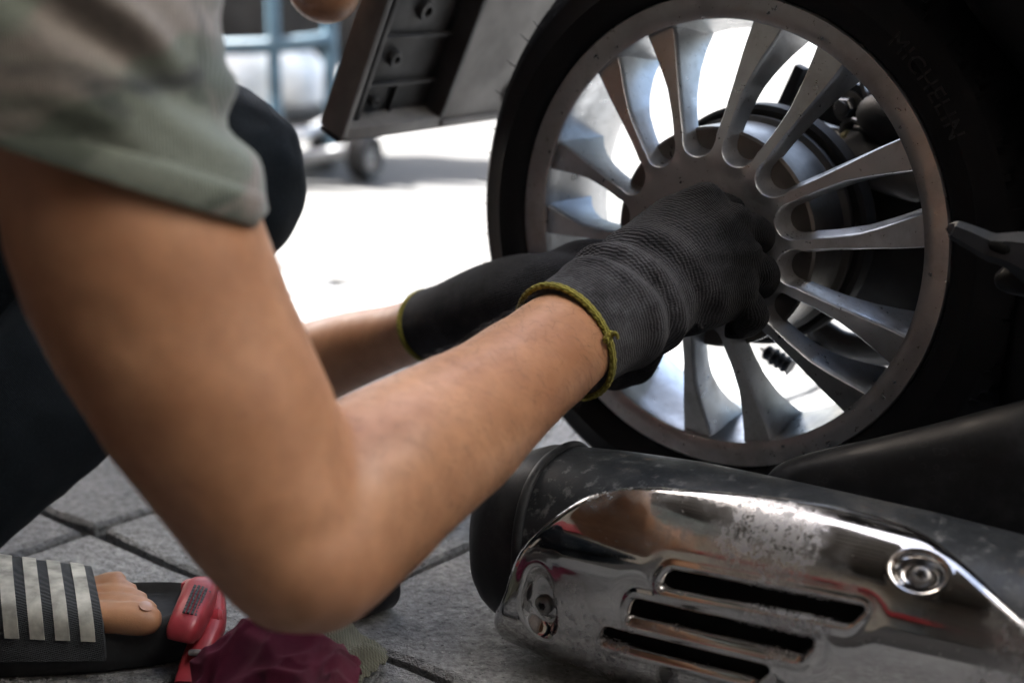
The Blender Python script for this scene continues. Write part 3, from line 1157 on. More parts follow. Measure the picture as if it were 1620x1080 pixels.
hexbolt((.0455, .0838, -.106), .0078)
MB().box((.0035, .026, .010), WM @ Matrix.Translation((.0585, .096, -.104)) @ Matrix.Rotation(R(20), 4, 'Z'), .0008).build('clip', MAT['steel'], scooter)
MB().box((.018, .012, .010), WM @ Matrix.Translation((.069, .090, -.108)) @ Matrix.Rotation(R(-40), 4, 'Z'), .002).build('lug', MAT['castmetal'], scooter)
MB().tube([sp(.048, .062, -.093), sp(.047, .070, -.093), sp(.053, .0755, -.093), sp(.0605, .074, -.093)], .0024, 8, 5).build('cable_hook', MAT['steel'], scooter)
MB().loft([(sp(.0515, .068, -.094), .0035, .004), (sp(.0515, .0635, -.093), .0058, .006), (sp(.0520, .0575, -.094), .0050, .005), (sp(.0525, .054, -.096), .002, .002)], n=16).build('grommet', MAT['yellowrubber'], scooter)
MB().tube([sp(.0565, .0705, -.092), sp(.070, .0700, -.092), sp(.086, .066, -.094)], .0026, 10, 4).build('hose', MAT['steel'], scooter)
MB().loft([(sp(.062, .078, -.100), .010, .01), (sp(.070, .080, -.097), .016, .015), (sp(.084, .076, -.097), .019, .018), (sp(.11, .066, -.10), .02, .02)], n=18).build('rubber_boot', MAT['rubber'], scooter)
MB().box((.0085, .034, .010), WM @ Matrix.Translation((.0035, .0955, -.10)) @ Matrix.Rotation(R(-24), 4, 'Z'), .0015).build('bracket', MAT['rubber'], scooter)
MB().tube([sp(-.003, .070, -.10), sp(-.001, .078, -.10), sp(.004, .084, -.10)], .004, 8, 3).build('bracket', MAT['rubber'], scooter)
# linkage low behind the wheel
mb = MB()
mb.loft([(sp(.018, -.074, -.104), .008, .009), (sp(.035, -.083, -.104), .010, .010), (sp(.055, -.092, -.106), .011, .010), (sp(.085, -.090, -.11), .014, .012), (sp(.13, -.07, -.115), .018, .016)], n=16, ref=(0, 0, 1))
mb.loft([(sp(.036, -.090, -.102), .007, .006), (sp(.044, -.104, -.102), .006, .006), (sp(.052, -.112, -.104), .004, .004)], n=12)
link('swing_link', mb.remeshed(.003, 3, 'swing_link'), MAT['castmetal'], scooter)
hexbolt((.034, -.097, -.098), .0052, mat='darkmetal')
MB().sphere(sp(.0225, -.093, -.100), (.0055, .0055, .0075), WM.to_3x3().to_4x4(), 16).build('grommet', MAT['yellowrubber'], scooter)
mb = MB()
pts, rad = [], []
for k in range(12):
    pts.append(sp(-.0125 + k * .0024, -.1035 - k * .0010, -.10))
    rad.append(.0012 if k < 2 else (.0058 if k < 5 else (.0075 if k % 2 else .0055)))
mb.tube(pts, rad, 14, 2)
mb.build('bellows', MAT['rubber'], scooter, 60)

# rear mudguard with number plate holder, seen from its hollow inner side
FT = (WT * 0.86 + Vector((0, 0, -0.42))).normalized()      # inward face direction (towards the wheel, down)
FNX = -WN                                                   # to the far side
FU = FNX.cross(FT)
FU = FU if FU.z > 0 else -FU
F0 = at(541, 212, 1.105)


def fp(x, y, z=0.0):
    """x across to the far side, y up the guard, z out of the inner face."""
    return F0 + FNX * x + FU * y + FT * z


guard = bpy.data.objects.new('rear_mudguard', None)
COL.objects.link(guard)
guard.parent = scooter
guard.location = F0 - scooter.location


def fbox(name, x0, x1, y0, y1, z0, z1, mat, bev=.0015, parent=guard):
    M = Matrix(((FNX.x, FU.x, FT.x, 0), (FNX.y, FU.y, FT.y, 0), (FNX.z, FU.z, FT.z, 0), (0, 0, 0, 1)))
    c = fp((x0 + x1) / 2, (y0 + y1) / 2, (z0 + z1) / 2)
    M = Matrix.Translation(c) @ M
    return MB().box((abs(x1 - x0), abs(y1 - y0), abs(z1 - z0)), M, bev).build(name, mat, parent, 40)


FX1, FXE, FY1 = .118, .30, .26
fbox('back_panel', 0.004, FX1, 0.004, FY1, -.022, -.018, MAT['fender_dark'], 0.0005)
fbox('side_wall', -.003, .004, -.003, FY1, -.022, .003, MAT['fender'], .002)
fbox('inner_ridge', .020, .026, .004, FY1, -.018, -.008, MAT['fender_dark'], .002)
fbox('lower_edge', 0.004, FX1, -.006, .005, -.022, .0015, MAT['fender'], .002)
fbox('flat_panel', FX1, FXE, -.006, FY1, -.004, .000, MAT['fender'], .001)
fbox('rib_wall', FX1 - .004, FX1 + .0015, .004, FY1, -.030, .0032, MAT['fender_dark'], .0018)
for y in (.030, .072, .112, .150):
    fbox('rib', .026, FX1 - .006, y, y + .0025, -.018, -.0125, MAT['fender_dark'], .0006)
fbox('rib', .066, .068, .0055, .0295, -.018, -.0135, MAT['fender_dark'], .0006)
fbox('seam_strip', .004, FXE, -.011, -.0065, -.026, -.004, MAT['rubber'], .001)
fbox('lower_edge', FX1 + .001, FXE, -.004, .001, .0005, .004, MAT['fender'], .0012)


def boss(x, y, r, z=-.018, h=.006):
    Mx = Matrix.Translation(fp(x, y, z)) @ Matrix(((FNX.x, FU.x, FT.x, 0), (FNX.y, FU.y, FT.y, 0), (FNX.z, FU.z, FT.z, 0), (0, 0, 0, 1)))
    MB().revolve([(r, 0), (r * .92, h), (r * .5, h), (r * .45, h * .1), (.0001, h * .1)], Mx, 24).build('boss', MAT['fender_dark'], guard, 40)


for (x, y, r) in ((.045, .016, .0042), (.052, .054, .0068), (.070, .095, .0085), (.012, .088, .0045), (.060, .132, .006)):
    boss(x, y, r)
Mx = Matrix.Translation(fp(.205, .020, .0)) @ Matrix(((FNX.x, FU.x, FT.x, 0), (FNX.y, FU.y, FT.y, 0), (FNX.z, FU.z, FT.z, 0), (0, 0, 0, 1)))
MB().revolve([(.011, 0), (.0105, .002), (.007, .0022), (.006, .0005), (.0035, .0005), (.003, .003), (.0001, .0034)], Mx, 28).build('push_pin', MAT['rubber'], guard, 40)

# black bodywork above and ahead of the wheel
mb = MB()
mb.loft([(sp(-.06, .40, -.05), .05, .06), (sp(.05, .36, -.045), .08, .085), (sp(.17, .31, -.04), .11, .10), (sp(.27, .24, -.04), .15, .10), (sp(.40, .18, -.05), .20, .11), (sp(.62, .18, -.06), .20, .12)], n=36, ref=(0, 0, 1))
link('body_panel', mb.remeshed(.008, 6, 'body_panel'), MAT['body'], scooter)
mb = MB()
mb.loft([(sp(.225, .10, -.06), .05, .05), (sp(.27, .02, -.06), .13, .07), (sp(.33, -.03, -.06), .16, .08), (sp(.5, -.04, -.06), .15, .08)], n=36, ref=(0, 0, 1))
link('engine_cover', mb.remeshed(.008, 6, 'engine_cover'), MAT['body'], scooter)

# pillion foot peg ahead of the wheel
pe0, pe1, pe2 = at(1505, 362, .80), at(1570, 392, .79), at(1660, 415, .775)
mb = MB()
mb.loft([(pe0, .0035, .003), (at(1510, 364, .80), .0058, .005), (at(1545, 380, .795), .0072, .006), (pe1, .0082, .0075), (at(1600, 396, .785), .0105, .0085), (pe2, .019, .011)], n=6, ref=(0.25, -.3, 1), sub=2)
peg = mb.build('foot_peg', MAT['pegmetal'], scooter, 30)
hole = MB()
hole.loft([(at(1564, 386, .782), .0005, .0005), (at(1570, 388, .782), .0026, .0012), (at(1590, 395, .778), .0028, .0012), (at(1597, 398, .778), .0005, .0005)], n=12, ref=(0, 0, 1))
hole.build('slot', MAT['slot_shade'], peg)  # black piece painting the dark of an open slot
MB().loft([(at(1583, 428, .80), .004, .004), (at(1592, 436, .80), .0085, .008), (at(1610, 442, .80), .009, .009), (at(1650, 446, .80), .01, .01)], n=16, ref=(0, 0, 1)).build('peg_mount', MAT['plastic'], scooter, 50)

# black plastic guard between wheel and exhaust
mb = MB()
st = [(1216, 748, .865, .012), (1228, 735, .862, .018), (1260, 722, .858, .026), (1320, 707, .85, .036), (1400, 690, .84, .050), (1500, 664, .825, .066), (1600, 636, .81, .080), (1700, 610, .795, .095)]
rings = []
for (px, py, d, h) in st:
    top = at(px, py, d)
    bw = Vector((-.52, -.85, 0))
    dep = .020 + .25 * (h - .012)
    ring = []
    # section: crown rounded at the top, flat outer face falling steeply
    for (u, v) in ((-.55, -.10), (-.30, -.02), (0, 0), (.28, -.03), (.52, -.10), (.68, -.22), (.78, -.45), (.82, -.75), (.80, -1.0), (.5, -1.06), (0, -1.06), (-.45, -1.0), (-.6, -.6), (-.62, -.3)):
        ring.append(top + bw * (dep * u) + Vector((0, 0, h * 1.35 * v)))
    rings.append(ring)
mb.rings(rings)
me = mb.mesh('side_guard')
o = link('side_guard', me, MAT['plastic'], scooter)
md = o.modifiers.new('sub', 'SUBSURF'); md.levels = 2; md.render_levels = 2

# ---- exhaust
XP = Vector((0.01608889, 0.84209922, 0.06610558))
XA = Vector((0.860888656, -0.508793070, 0.000578)).normalized()
XB = Vector((-0.50879316, -0.8608888, 0.0)).normalized()
XW = XB.cross(XA)
XW = XW if XW.z > 0 else -XW
XS = [-.034, -.030, -.02, 0.0, .02, .05, .10, .16, .24, .32, .42]
XHV = [.030, .040, .050, .0575, .060, .0625, .0645, .0630, .0600, .055, .05]
XHD = [.026, .035, .043, .050, .052, .0545, .056, .0565, .0565, .053, .048]
XE = 2.5


def xpt(s, phi, off=0.0):
    hv = interp(s, XS, XHV) + off
    hd = interp(s, XS, XHD) + off
    c, sn = math.cos(phi), math.sin(phi)
    x = hd * math.copysign(abs(c) ** (2 / XE), c)
    y = hv * math.copysign(abs(sn) ** (2 / XE), sn)
    return XP + XA * s + XB * x + XW * y


exhaust = bpy.data.objects.new('exhaust', None)
COL.objects.link(exhaust)
exhaust.parent = scooter
exhaust.location = XP - scooter.location
NP = 96
PHI = [2 * math.pi * j / NP for j in range(NP)]
mb = MB()
ss = np.linspace(.014, .42, 44)
mb.rings([[xpt(s, p) for p in PHI] for s in ss])
mb.build('canister', MAT['canister'], exhaust, 50)
mb = MB()
ss = [-.0345, -.034, -.032, -.028, -.022, -.015, -.007, .002, .010, .0135]
mb.rings([[xpt(s, p, 0.0006 if s > 0 else 0) for p in PHI] for s in ss])
mb.build('end_cap', MAT['cap'], exhaust, 50)
mb = MB()
bead = []
for k in range(13):
    t = math.pi * k / 12
    bead.append([xpt(.0148 - .0035 * math.cos(t), p, .0032 * math.sin(t) + .0003) for p in PHI])
mb.rings(bead, caps=False)
mb.build('seam_bead', MAT['cap'], exhaust, 60)
pz = xpt(.36, 0) - XB * .048
MB().tube([pz, pz + XA * .09 + Vector((0, 0, .01)), pz + XA * .2 + Vector((0, .03, .05)), pz + XA * .3 + Vector((0, .08, .12))], [.03, .022, .018, .018], 20, 6).build('pipe', MAT['canister'], exhaust, 60)

# chrome heat shield
QS = 0.060


def yq(s, y):
    hv = interp(s, XS, XHV) + .004
    t = max(-1, min(1, y / hv))
    return QS * math.asin(math.copysign(abs(t) ** (XE / 2), t))


# outline as (s, height y on the shield surface)
OUTL = [(-.0065, -.0440), (-.0035, -.0360), (.0049, -.0219), (.0131, .0004), (.0226, .0191), (.0348, .0336), (.0482, .0454), (.0614, .0538), (.0826, .0597), (.1158, .0629), (.1548, .0645), (.1893, .0647),
        (.2172, .0636), (.2383, .0622), (.2545, .0597), (.2721, .0545), (.2872, .0478), (.3013, .0405), (.330, .025), (.352, .005), (.358, -.02), (.345, -.042)]
poly = [np.array((s, yq(s, y))) for s, y in OUTL]
low = QS * R(-66)
poly += [np.array((.30, low)), np.array((.15, low)), np.array((.05, low)), np.array((.012, low * .98)), np.array((-.002, low * .88))]


def dense(poly, step, closed=True):
    out = []
    n = len(poly)
    for i in range(n):
        p0, p1, p2, p3 = (poly[(i + k) % n] for k in (-1, 0, 1, 2))
        L = max(2, int(np.linalg.norm(p2 - p1) / step))
        for k in range(L):
            t = k / L
            # centripetal-ish: damp the tangents so corners stay put
            m1 = (p2 - p0) * .35
            m2 = (p3 - p1) * .35
            l1 = np.linalg.norm(p2 - p1)
            m1 *= min(1, l1 / (np.linalg.norm(m1) + 1e-9)); m2 *= min(1, l1 / (np.linalg.norm(m2) + 1e-9))
            h00, h10, h01, h11 = 2 * t**3 - 3 * t**2 + 1, t**3 - 2 * t**2 + t, -2 * t**3 + 3 * t**2, t**3 - t**2
            out.append(p1 * h00 + m1 * h10 + p2 * h01 + m2 * h11)
    return np.array(out)


OUT = dense(poly, .0016)


def slot(tl, tr, br, bl, rad=.0030):
    """Slanted slit with rounded corners; corners as (s, y)."""
    C4 = [np.array((s_, yq(s_, y_))) for s_, y_ in (tl, tr, br, bl)]
    pts = []
    for i in range(4):
        p0, p1, p2 = C4[i - 1], C4[i], C4[(i + 1) % 4]
        d0, d2 = (p0 - p1) / np.linalg.norm(p0 - p1), (p2 - p1) / np.linalg.norm(p2 - p1)
        a_, b_ = p1 + d0 * rad, p1 + d2 * rad
        for t in np.linspace(0, 1, 7):
            pts.append(a_ * (1 - t) ** 2 + p1 * 2 * t * (1 - t) + b_ * t * t)
        nxt0 = C4[(i + 1) % 4] - d2 * rad
        n_ = int(np.linalg.norm(nxt0 - b_) / .0016)
        for t in np.linspace(0, 1, max(2, n_))[1:-1]:
            pts.append(b_ * (1 - t) + nxt0 * t)
    return np.array(pts)


SLOTS = [slot((.1190, .0256), (.2285, .0292), (.2215, .0206), (.1140, .0167)), slot((.0985, .0045), (.2045, .0069), (.1970, -.0028), (.0945, -.0054)), slot((.0800, -.0164), (.1800, -.0146), (.1720, -.0249), (.0760, -.0260))]


def loop_dist(P, lp):
    a, b = lp, np.roll(lp, -1, 0)
    out = np.full(len(P), 9.0)
    for i in range(len(a)):
        ab = b[i] - a[i]
        t = np.clip(((P - a[i]) @ ab) / (ab @ ab + 1e-18), 0, 1)
        out = np.minimum(out, np.linalg.norm(P - (a[i] + t[:, None] * ab), axis=1))
    return out


V2, F2 = cdt_fill(OUT, SLOTS, .00155)
CUPS = [(.0360, yq(.036, -.0170), .0140, .0185), (.2515, yq(.2515, .0487), .0150, .0125)]
hgt = np.full(len(V2), .0090)
do = loop_dist(V2, OUT)
edge = np.clip(do / .007, 0, 1)
hgt -= .0045 * (1 - np.sqrt(1 - (1 - edge) ** 2 + 1e-9))
recess = np.zeros(len(V2))
for sl in SLOTS:
    ds = loop_dist(V2, sl)
    hgt += .0014 * np.exp(-((ds - .0030) / .0016) ** 2)
    hgt -= .0024 * np.clip(1 - ds / .0018, 0, 1) ** 1.5
    recess = np.maximum(recess, np.clip(1 - ds / .014, 0, 1))
rs_ = recess * recess * (3 - 2 * recess)
hgt -= .0014 * rs_
for (cs, cq, ra, rb) in CUPS:
    dx, dy = (V2[:, 0] - cs) / ra, (V2[:, 1] - cq) / rb
    d = np.sqrt(dx * dx + dy * dy)
    t_ = np.clip((1.0 - d) / .42, 0, 1)
    hgt -= .0078 * (t_ * t_ * (3 - 2 * t_))
    hgt += .0002 * np.exp(-((d - 1.06) / .07) ** 2)
# the shield swells where it carries the slots and narrows to the front
top_pts = [xpt(V2[i, 0], V2[i, 1] / QS, hgt[i]) for i in range(len(V2))]
vv = list(top_pts)
ff = [tuple(f) for f in F2]


def skirt(loop, depth, vlist, flist, tip=0.0):
    n = len(loop)
    near = []
    for p in loop:
        near.append(int(((V2 - p) ** 2).sum(1).argmin()))
    b0 = len(vlist)
    for i, p in enumerate(loop):
        vlist.append(xpt(p[0], p[1] / QS, hgt[near[i]] - depth))
    for i in range(n):
        j = (i + 1) % n
        flist.append((near[i], near[j], b0 + j, b0 + i))


skirt(OUT, .0042, vv, ff)
for sl in SLOTS:
    skirt(sl, .0030, vv, ff)
me = mesh_of(vv, ff, 'heat_shield')
bm = bmesh.new(); bm.from_mesh(me)
bmesh.ops.recalc_face_normals(bm, faces=bm.faces)
s = sum(f.normal.dot(XB) * f.calc_area() for f in bm.faces)
if s < 0: bmesh.ops.reverse_faces(bm, faces=bm.faces)
bm.to_mesh(me); bm.free()
shield = link('heat_shield', me, MAT['chrome'], exhaust, 60)
# added black sheet, painting the shade inside the slits
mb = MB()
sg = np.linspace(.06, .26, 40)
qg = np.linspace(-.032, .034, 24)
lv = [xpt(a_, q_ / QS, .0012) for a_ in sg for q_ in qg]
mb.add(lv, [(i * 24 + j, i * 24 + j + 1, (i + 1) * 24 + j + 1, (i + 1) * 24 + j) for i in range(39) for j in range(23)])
mb.build('slot_shade', MAT['slot_shade'], shield, 60)


def torx_bolt(cs, cq, name='bolt'):
    p = xpt(cs, cq / QS, -.0006)
    e1 = (xpt(cs + .004, cq / QS, 0) - xpt(cs - .004, cq / QS, 0)).normalized()
    e2 = (xpt(cs, (cq + .004) / QS, 0) - xpt(cs, (cq - .004) / QS, 0)).normalized()
    nz = e1.cross(e2)
    if nz.dot(XB) < 0: nz = -nz
    e2 = nz.cross(e1)
    M = Matrix(((e1.x, e2.x, nz.x, p.x), (e1.y, e2.y, nz.y, p.y), (e1.z, e2.z, nz.z, p.z), (0, 0, 0, 1)))
    mb = MB()
    mb.revolve([(.0092, -.003), (.0092, .0006), (.0088, .0014), (.0060, .0016), (.0060, .0030), (.0057, .0042), (.0046, .0050), (.0034, .0052)], M, 36, caps=False)
    b = mb.build(name, MAT['steel'], exhaust, 40)
    # six-lobed socket
    mb = MB()
    r0, r1 = [], []
    outer_r = []
    for j in range(36):
        t = 2 * math.pi * j / 36
        r = .0024 + .0005 * math.cos(6 * t)
        outer_r.append(M @ Vector((.0034 * math.cos(t), .0034 * math.sin(t), .0052)))
        r0.append(M @ Vector((r * math.cos(t), r * math.sin(t), .0052)))
        r1.append(M @ Vector((r * .92 * math.cos(t), r * .92 * math.sin(t), .0018)))
    mb.rings([outer_r, r0, r1], caps=False)
    mb.f.append(tuple(len(mb.v) - 36 + j for j in range(36)))
    mb.build('socket', MAT['steel'], b, 25)


for (cs, cq, ra, rb) in CUPS:
    torx_bolt(cs, cq)

# ------------------------------------------------------------------ the crouching person
person = empty('person', gp(-150, 960), 'person in camouflage T-shirt, dark jeans and grey work gloves crouching at the wheel', 'person')

# right arm, nearest the camera
ARM_R = [(at(20, -190, .60), .050, .050), (at(62, -60, .602), .042, .042), (at(110, 110, .612), .0425, .0425), (at(160, 240, .618), .0485, .0485), (at(203, 345, .625), .0540, .0540), (at(265, 500, .637), .0545, .053), (at(358, 665, .650), .0505, .0500), (at(428, 790, .661), .0445, .046), (at(470, 862, .670), .0405, .042)]
FORE_R = [(at(448, 830, .662), .0370, .041), (at(478, 868, .668), .0405, .0430), (at(545, 800, .690), .0470, .0460), (at(625, 738, .712), .0440, .0430), (at(710, 681, .743), .0385, .0390), (at(790, 622, .780), .0335, .0350), (at(865, 562, .825), .0300, .0320), (at(930, 512, .865), .0285, .0310), (at(985, 478, .885), .027, .034)]
# left arm, beyond it
ARM_L = [(at(110, -60, 1.22), .055, .055), (at(125, 150, 1.26), .048, .048), (at(185, 400, 1.29), .044, .044), (at(280, 585, 1.28), .040, .040)]
FORE_L = [(at(285, 590, 1.285), .038, .038), (at(380, 600, 1.26), .043, .040), (at(480, 580, 1.22), .038, .036), (at(560, 552, 1.18), .032, .031), (at(640, 528, 1.14), .0255, .028), (at(720, 500, 1.09), .025, .029), (at(800, 480, 1.05), .026, .032)]
LEG_L = [(Vector((-.68, 1.00, .17)), .088, .085), (Vector((-.50, 1.03, .19)), .086, .080), (Vector((-.34, 1.06, .235)), .078, .068), (at(330, 262, 1.06), .060, .058), (at(352, 292, 1.05), .058, .055)]
SHIN_L = [(at(348, 250, 1.055), .056, .056), (at(335, 300, 1.05), .060, .058), (at(262, 395, 1.04), .054, .054), (at(165, 515, 1.02), .056, .058), (at(60, 640, 1.00), .054, .056), (at(-50, 765, .985), .046, .048), (at(-130, 855, .975), .036, .040), (at(-165, 900, .97), .032, .038)]
SH_R, SH_L = at(20, -190, .60), at(150, -60, 1.22)
NECK = (SH_R + SH_L) / 2 + Vector((.03, .02, .10))
HEAD = at(470, -165, 1.03)
CHIN = at(510, -18, 1.03)
PEL = Vector((-.76, .86, .22))
TORSO = [(PEL + Vector((-.06, 0, -.02)), .11, .14), (PEL + Vector((0.03, 0, .04)), .125, .165), (PEL.lerp(NECK, .35) + Vector((-.02, 0, .05)), .125, .155), (PEL.lerp(NECK, .65) + Vector((-.03, 0, .05)), .13, .17), (PEL.lerp(NECK, .88) + Vector((-.02, 0, .02)), .105, .155), (NECK + Vector((0, 0, 0)), .06, .08)]
HIP_R = Vector((-.74, .74, .25))
LEG_R = [(HIP_R, .085, .085), (Vector((-.60, .62, .22)), .078, .078), (Vector((-.46, .50, .12)), .062, .062), (Vector((-.43, .47, .075)), .055, .055)]
SHIN_R = [(Vector((-.43, .48, .075)), .055, .055), (Vector((-.58, .50, .065)), .055, .055), (Vector((-.75, .53, .06)), .042, .042), (Vector((-.84, .55, .06)), .035, .035)]
LAT = (SH_L - SH_R).normalized()

mb = MB()
for st in (ARM_R, FORE_R, ARM_L, FORE_L):
    mb.loft(st, n=32, sub=6)
for st in (LEG_L, SHIN_L, LEG_R, SHIN_R):
    mb.loft([(p, a - .008, b - .008) for p, a, b in st], n=24, sub=4)
mb.loft([(p, a, b) for p, a, b in TORSO], n=32, sub=5, ref=LAT.cross(NECK - PEL))
mb.sphere(SH_R + Vector((-.03, .04, .0)), .075)
mb.sphere(SH_L + Vector((-.03, -.04, .0)), .075)
mb.sphere(at(466, 908, .668), .028)                                     # point of the elbow
# neck, skull, face
fdir = (CHIN - HEAD)
FACE = (Vector((.80, .12, -.58))).normalized()
HUP = (Vector((.55, .05, .83)))
HUP = (HUP - FACE * HUP.dot(FACE)).normalized()
HSD = FACE.cross(HUP)
HMX = Matrix(((FACE.x, HSD.x, HUP.x, 0), (FACE.y, HSD.y, HUP.y, 0), (FACE.z, HSD.z, HUP.z, 0), (0, 0, 0, 1)))


HO = at(512, -20, 1.03) - (FACE * .050 - HUP * .066)


def hp(f, s, u):
    return HO + FACE * f + HSD * s + HUP * u


mb.loft([(NECK + Vector((-.01, 0, -.02)), .062, .062), (NECK.lerp(hp(-.03, 0, -.05), .55), .054, .054), (hp(-.03, 0, -.04), .052, .052), (hp(-.02, 0, 0), .05, .05)], n=24)
mb.sphere(hp(-.020, 0, .045), (.094, .074, .080), HMX)
mb.sphere(hp(.018, 0, -.010), (.060, .060, .075), HMX)
mb.sphere(hp(.050, 0, -.066), (.028, .031, .026), HMX)
for sgn in (-1, 1):
    mb.loft([(hp(-.005, sgn * .054, -.01), .018, .012), (hp(.012, sgn * .050, -.045), .017, .012), (hp(.048, sgn * .018, -.070), .016, .014)], n=14)
    mb.sphere(hp(-.012, sgn * .074, .012), (.020, .008, .032), HMX)
    mb.sphere(hp(.062, sgn * .032, .022), (.014, .016, .011), HMX)
    mb.sphere(hp(.050, sgn * .038, -.004), (.022, .022, .016), HMX)
mb.loft([(hp(.070, 0, .030), .008, .008), (hp(.086, 0, .008), .010, .011), (hp(.092, 0, -.006), .012, .015), (hp(.078, 0, -.014), .008, .012)], n=14)
mb.sphere(hp(.072, 0, -.034), (.012, .024, .007), HMX)
mb.sphere(hp(.070, 0, -.046), (.012, .022, .007), HMX)
# hands as cores inside the gloves, foot with toes
FDIR = Vector((.999, .03, 0)).normalized()
FX = gp(252, 984, .030) + FDIR * .022
FLAT = Vector((-FDIR.y, FDIR.x, 0))


def ft(x, y, z):
    """x back from the toe tip of the sandal, y to the far (outer) side, z up."""
    return Vector((FX.x, FX.y, 0)) - FDIR * x + FLAT * (y * .84) + Vector((0, 0, z * .92))


mb.loft([(ft(.275, .03, .045), .026, .028), (ft(.25, .03, .053), .032, .034), (ft(.20, .03, .054), .028, .030), (ft(.15, .030, .042), .0165, .033), (ft(.105, .030, .035), .0115, .034), (ft(.075, .030, .033), .0085, .033)], n=24, ref=(0, 0, 1))
TOES = [(.0, .0125, .020, .092), (.0215, .0084, .026, .086), (.0370, .0080, .034, .082), (.051, .0078, .043, .080), (.063, .0076, .053, .078)]
for (y, r, tip, root) in TOES:
    yy = y + .002
    r *= .9
    mb.loft([(ft(root, yy, .033), r * .8, r * .95), (ft(root - .018, yy, .036), r * .98, r), (ft((root + tip) / 2 - .004, yy - .001, .0370), r * .92, r), (ft(tip + .014, yy - .002, .0355), r * .95, r * 1.08), (ft(tip + .004, yy - .003, .034), r * .72, r * .85), (ft(tip, yy - .003, .033), r * .3, r * .4)], n=16, ref=(0, 0, 1))
mb.loft([(SHIN_L[-1][0], .03, .035), (ft(.245, .03, .085), .034, .034), (ft(.22, .03, .07), .034, .036)], n=20)
mb.loft([(FORE_R[-1][0], .027, .034), (at(1040, 445, .90), .022, .036), (at(1100, 405, .92), .02, .034)], n=20)
mb.loft([(FORE_L[-1][0], .026, .03), (at(870, 465, 1.02), .022, .033), (at(940, 480, 1.0), .018, .03)], n=20)
me = mb.remeshed(.0032, 7, 'body')
co = get_co(me); no = get_no(me)
armsel = (co[:, 1] < .95) & (co[:, 2] > .03) & (co[:, 0] > -.26)
rel = np.zeros(len(co))
fa_, fb_ = np.array(at(560, 640, .66)), np.array(at(900, 500, .80))
fd_ = (fb_ - fa_) / np.linalg.norm(fb_ - fa_)
for i in np.where(armsel)[0]:
    c = Vector(co[i])
    rel[i] = noise.noise(c * 22) * .0016 + noise.noise(c * 60) * .0005
set_co(me, co + no * rel[:, None])
body = link('body', me, MAT['skin'], person)
# toe nails
for (y, r, tip, root) in TOES[:1]:
    m2 = MB().sphere(ft(tip + .0090, y - .001, .0345 + r * .84), (r * .36, r * .44, .0010), Matrix.Rotation(R(-6), 4, 'Z') @ Matrix.Rotation(R(24), 4, 'Y'), 14)
    m2.build('toe_nail', MAT['nail'], person)
# hair
mb = MB()
mb.sphere(hp(-.028, 0, .056), (.098, .080, .082), HMX)
me = mb.remeshed(.006, 2, 'hair')
cut(me, lambda c: (c - HO).dot(FACE) > .048 or (c - HO).dot(HUP) < (.0 if (c - HO).dot(FACE) < -.02 else .05))
link('hair', me, MAT['hair'], person)

# ---- jeans
mb = MB()
for st in (LEG_L, SHIN_L[:-1], LEG_R, SHIN_R[:-1]):
    mb.loft([(p, a + .004, b + .004) for p, a, b in st], n=28, sub=5)
mb.sphere(at(345, 275, 1.052), .064)
mb.loft([(PEL + Vector((-.07, 0, -.03)), .12, .15), (PEL + Vector((.03, 0, .03)), .135, .175), (PEL.lerp(NECK, .25), .13, .16)], n=28, ref=LAT.cross(NECK - PEL))
me = mb.remeshed(.005, 4, 'jeans')
co = get_co(me); no = get_no(me)
dd = np.array([noise.noise(Vector((c[0] * 9 + c[2] * 6, c[1] * 12, c[2] * 22 - c[0] * 14))) * .0065 + noise.noise(Vector(c) * 55) * .0015 for c in co])
set_co(me, co + no * dd[:, None])
cutp, cutn = at(-118, 842, .978), (SHIN_L[-2][0] - SHIN_L[-4][0]).normalized()
cut(me, lambda c: (c - cutp).dot(cutn) > 0 and (c - cutp).length < .2)
jeans = link('jeans', me, MAT['denim'], person)
md = jeans.modifiers.new('s', 'SOLIDIFY'); md.thickness = .003

# ---- T-shirt
SL = [(at(-5, -230, .60), .090, .088), (at(30, -80, .603), .084, .080), (at(70, 40, .606), .077, .072), (at(100, 150, .610), .0700, .068), (at(150, 260, .618), .0640, .0615), (at(222, 420, .63), .0625, .0600)]
HEM_C = at(125, 268, .622)
hem_u = (at(415, 356, .622) - at(-170, 172, .622)).normalized()
hem_v = (CAM_POS - HEM_C).normalized()
hem_n = hem_u.cross(hem_v).normalized()
if hem_n.dot(at(430, 850, .665) - HEM_C) < 0: hem_n = -hem_n
mb = MB()
mb.loft(SL, n=40, sub=6)
mb.loft([(at(100, -80, 1.22), .075, .075), (at(120, 120, 1.26), .060, .060), (at(140, 260, 1.28), .055, .055)], n=28)
mb.loft([(p + Vector((0, 0, .008)), a + .018, b + .018) for p, a, b in TORSO[1:]], n=36, sub=5, ref=LAT.cross(NECK - PEL))
mb.sphere(SH_R + Vector((-.02, .05, .0)), .098)
mb.sphere(SH_L + Vector((-.02, -.05, .0)), .095)
me = mb.remeshed(.004, 6, 'shirt')
co = get_co(me); no = get_no(me)
upv = np.array(UP)
ix = 810 + 2250 * co[:, 0] / .60
iy = 540 - 2250 * ((co - np.array(CAM_POS)) @ upv) / .60
warp = np.array([noise.noise(Vector(c) * 7.0) for c in co])
warp2 = np.array([noise.noise(Vector(c) * 16.0 + Vector((4, 1, 7))) for c in co])
u = ix * .80 + iy * .60
v = -ix * .56 + iy * .83
fold = np.sin(v / 21.0 + warp * 2.6 + u * .0016) + .55 * np.sin(v / 12.5 + 1.3 + warp2 * 2.2)
hemd = -((co - np.array(HEM_C)) @ np.array(hem_n))
amp = .0072 * np.clip(hemd / .055, .06, 1.0) * np.clip(.55 + warp2, .2, 1.1)
nearside = co[:, 1] < .80
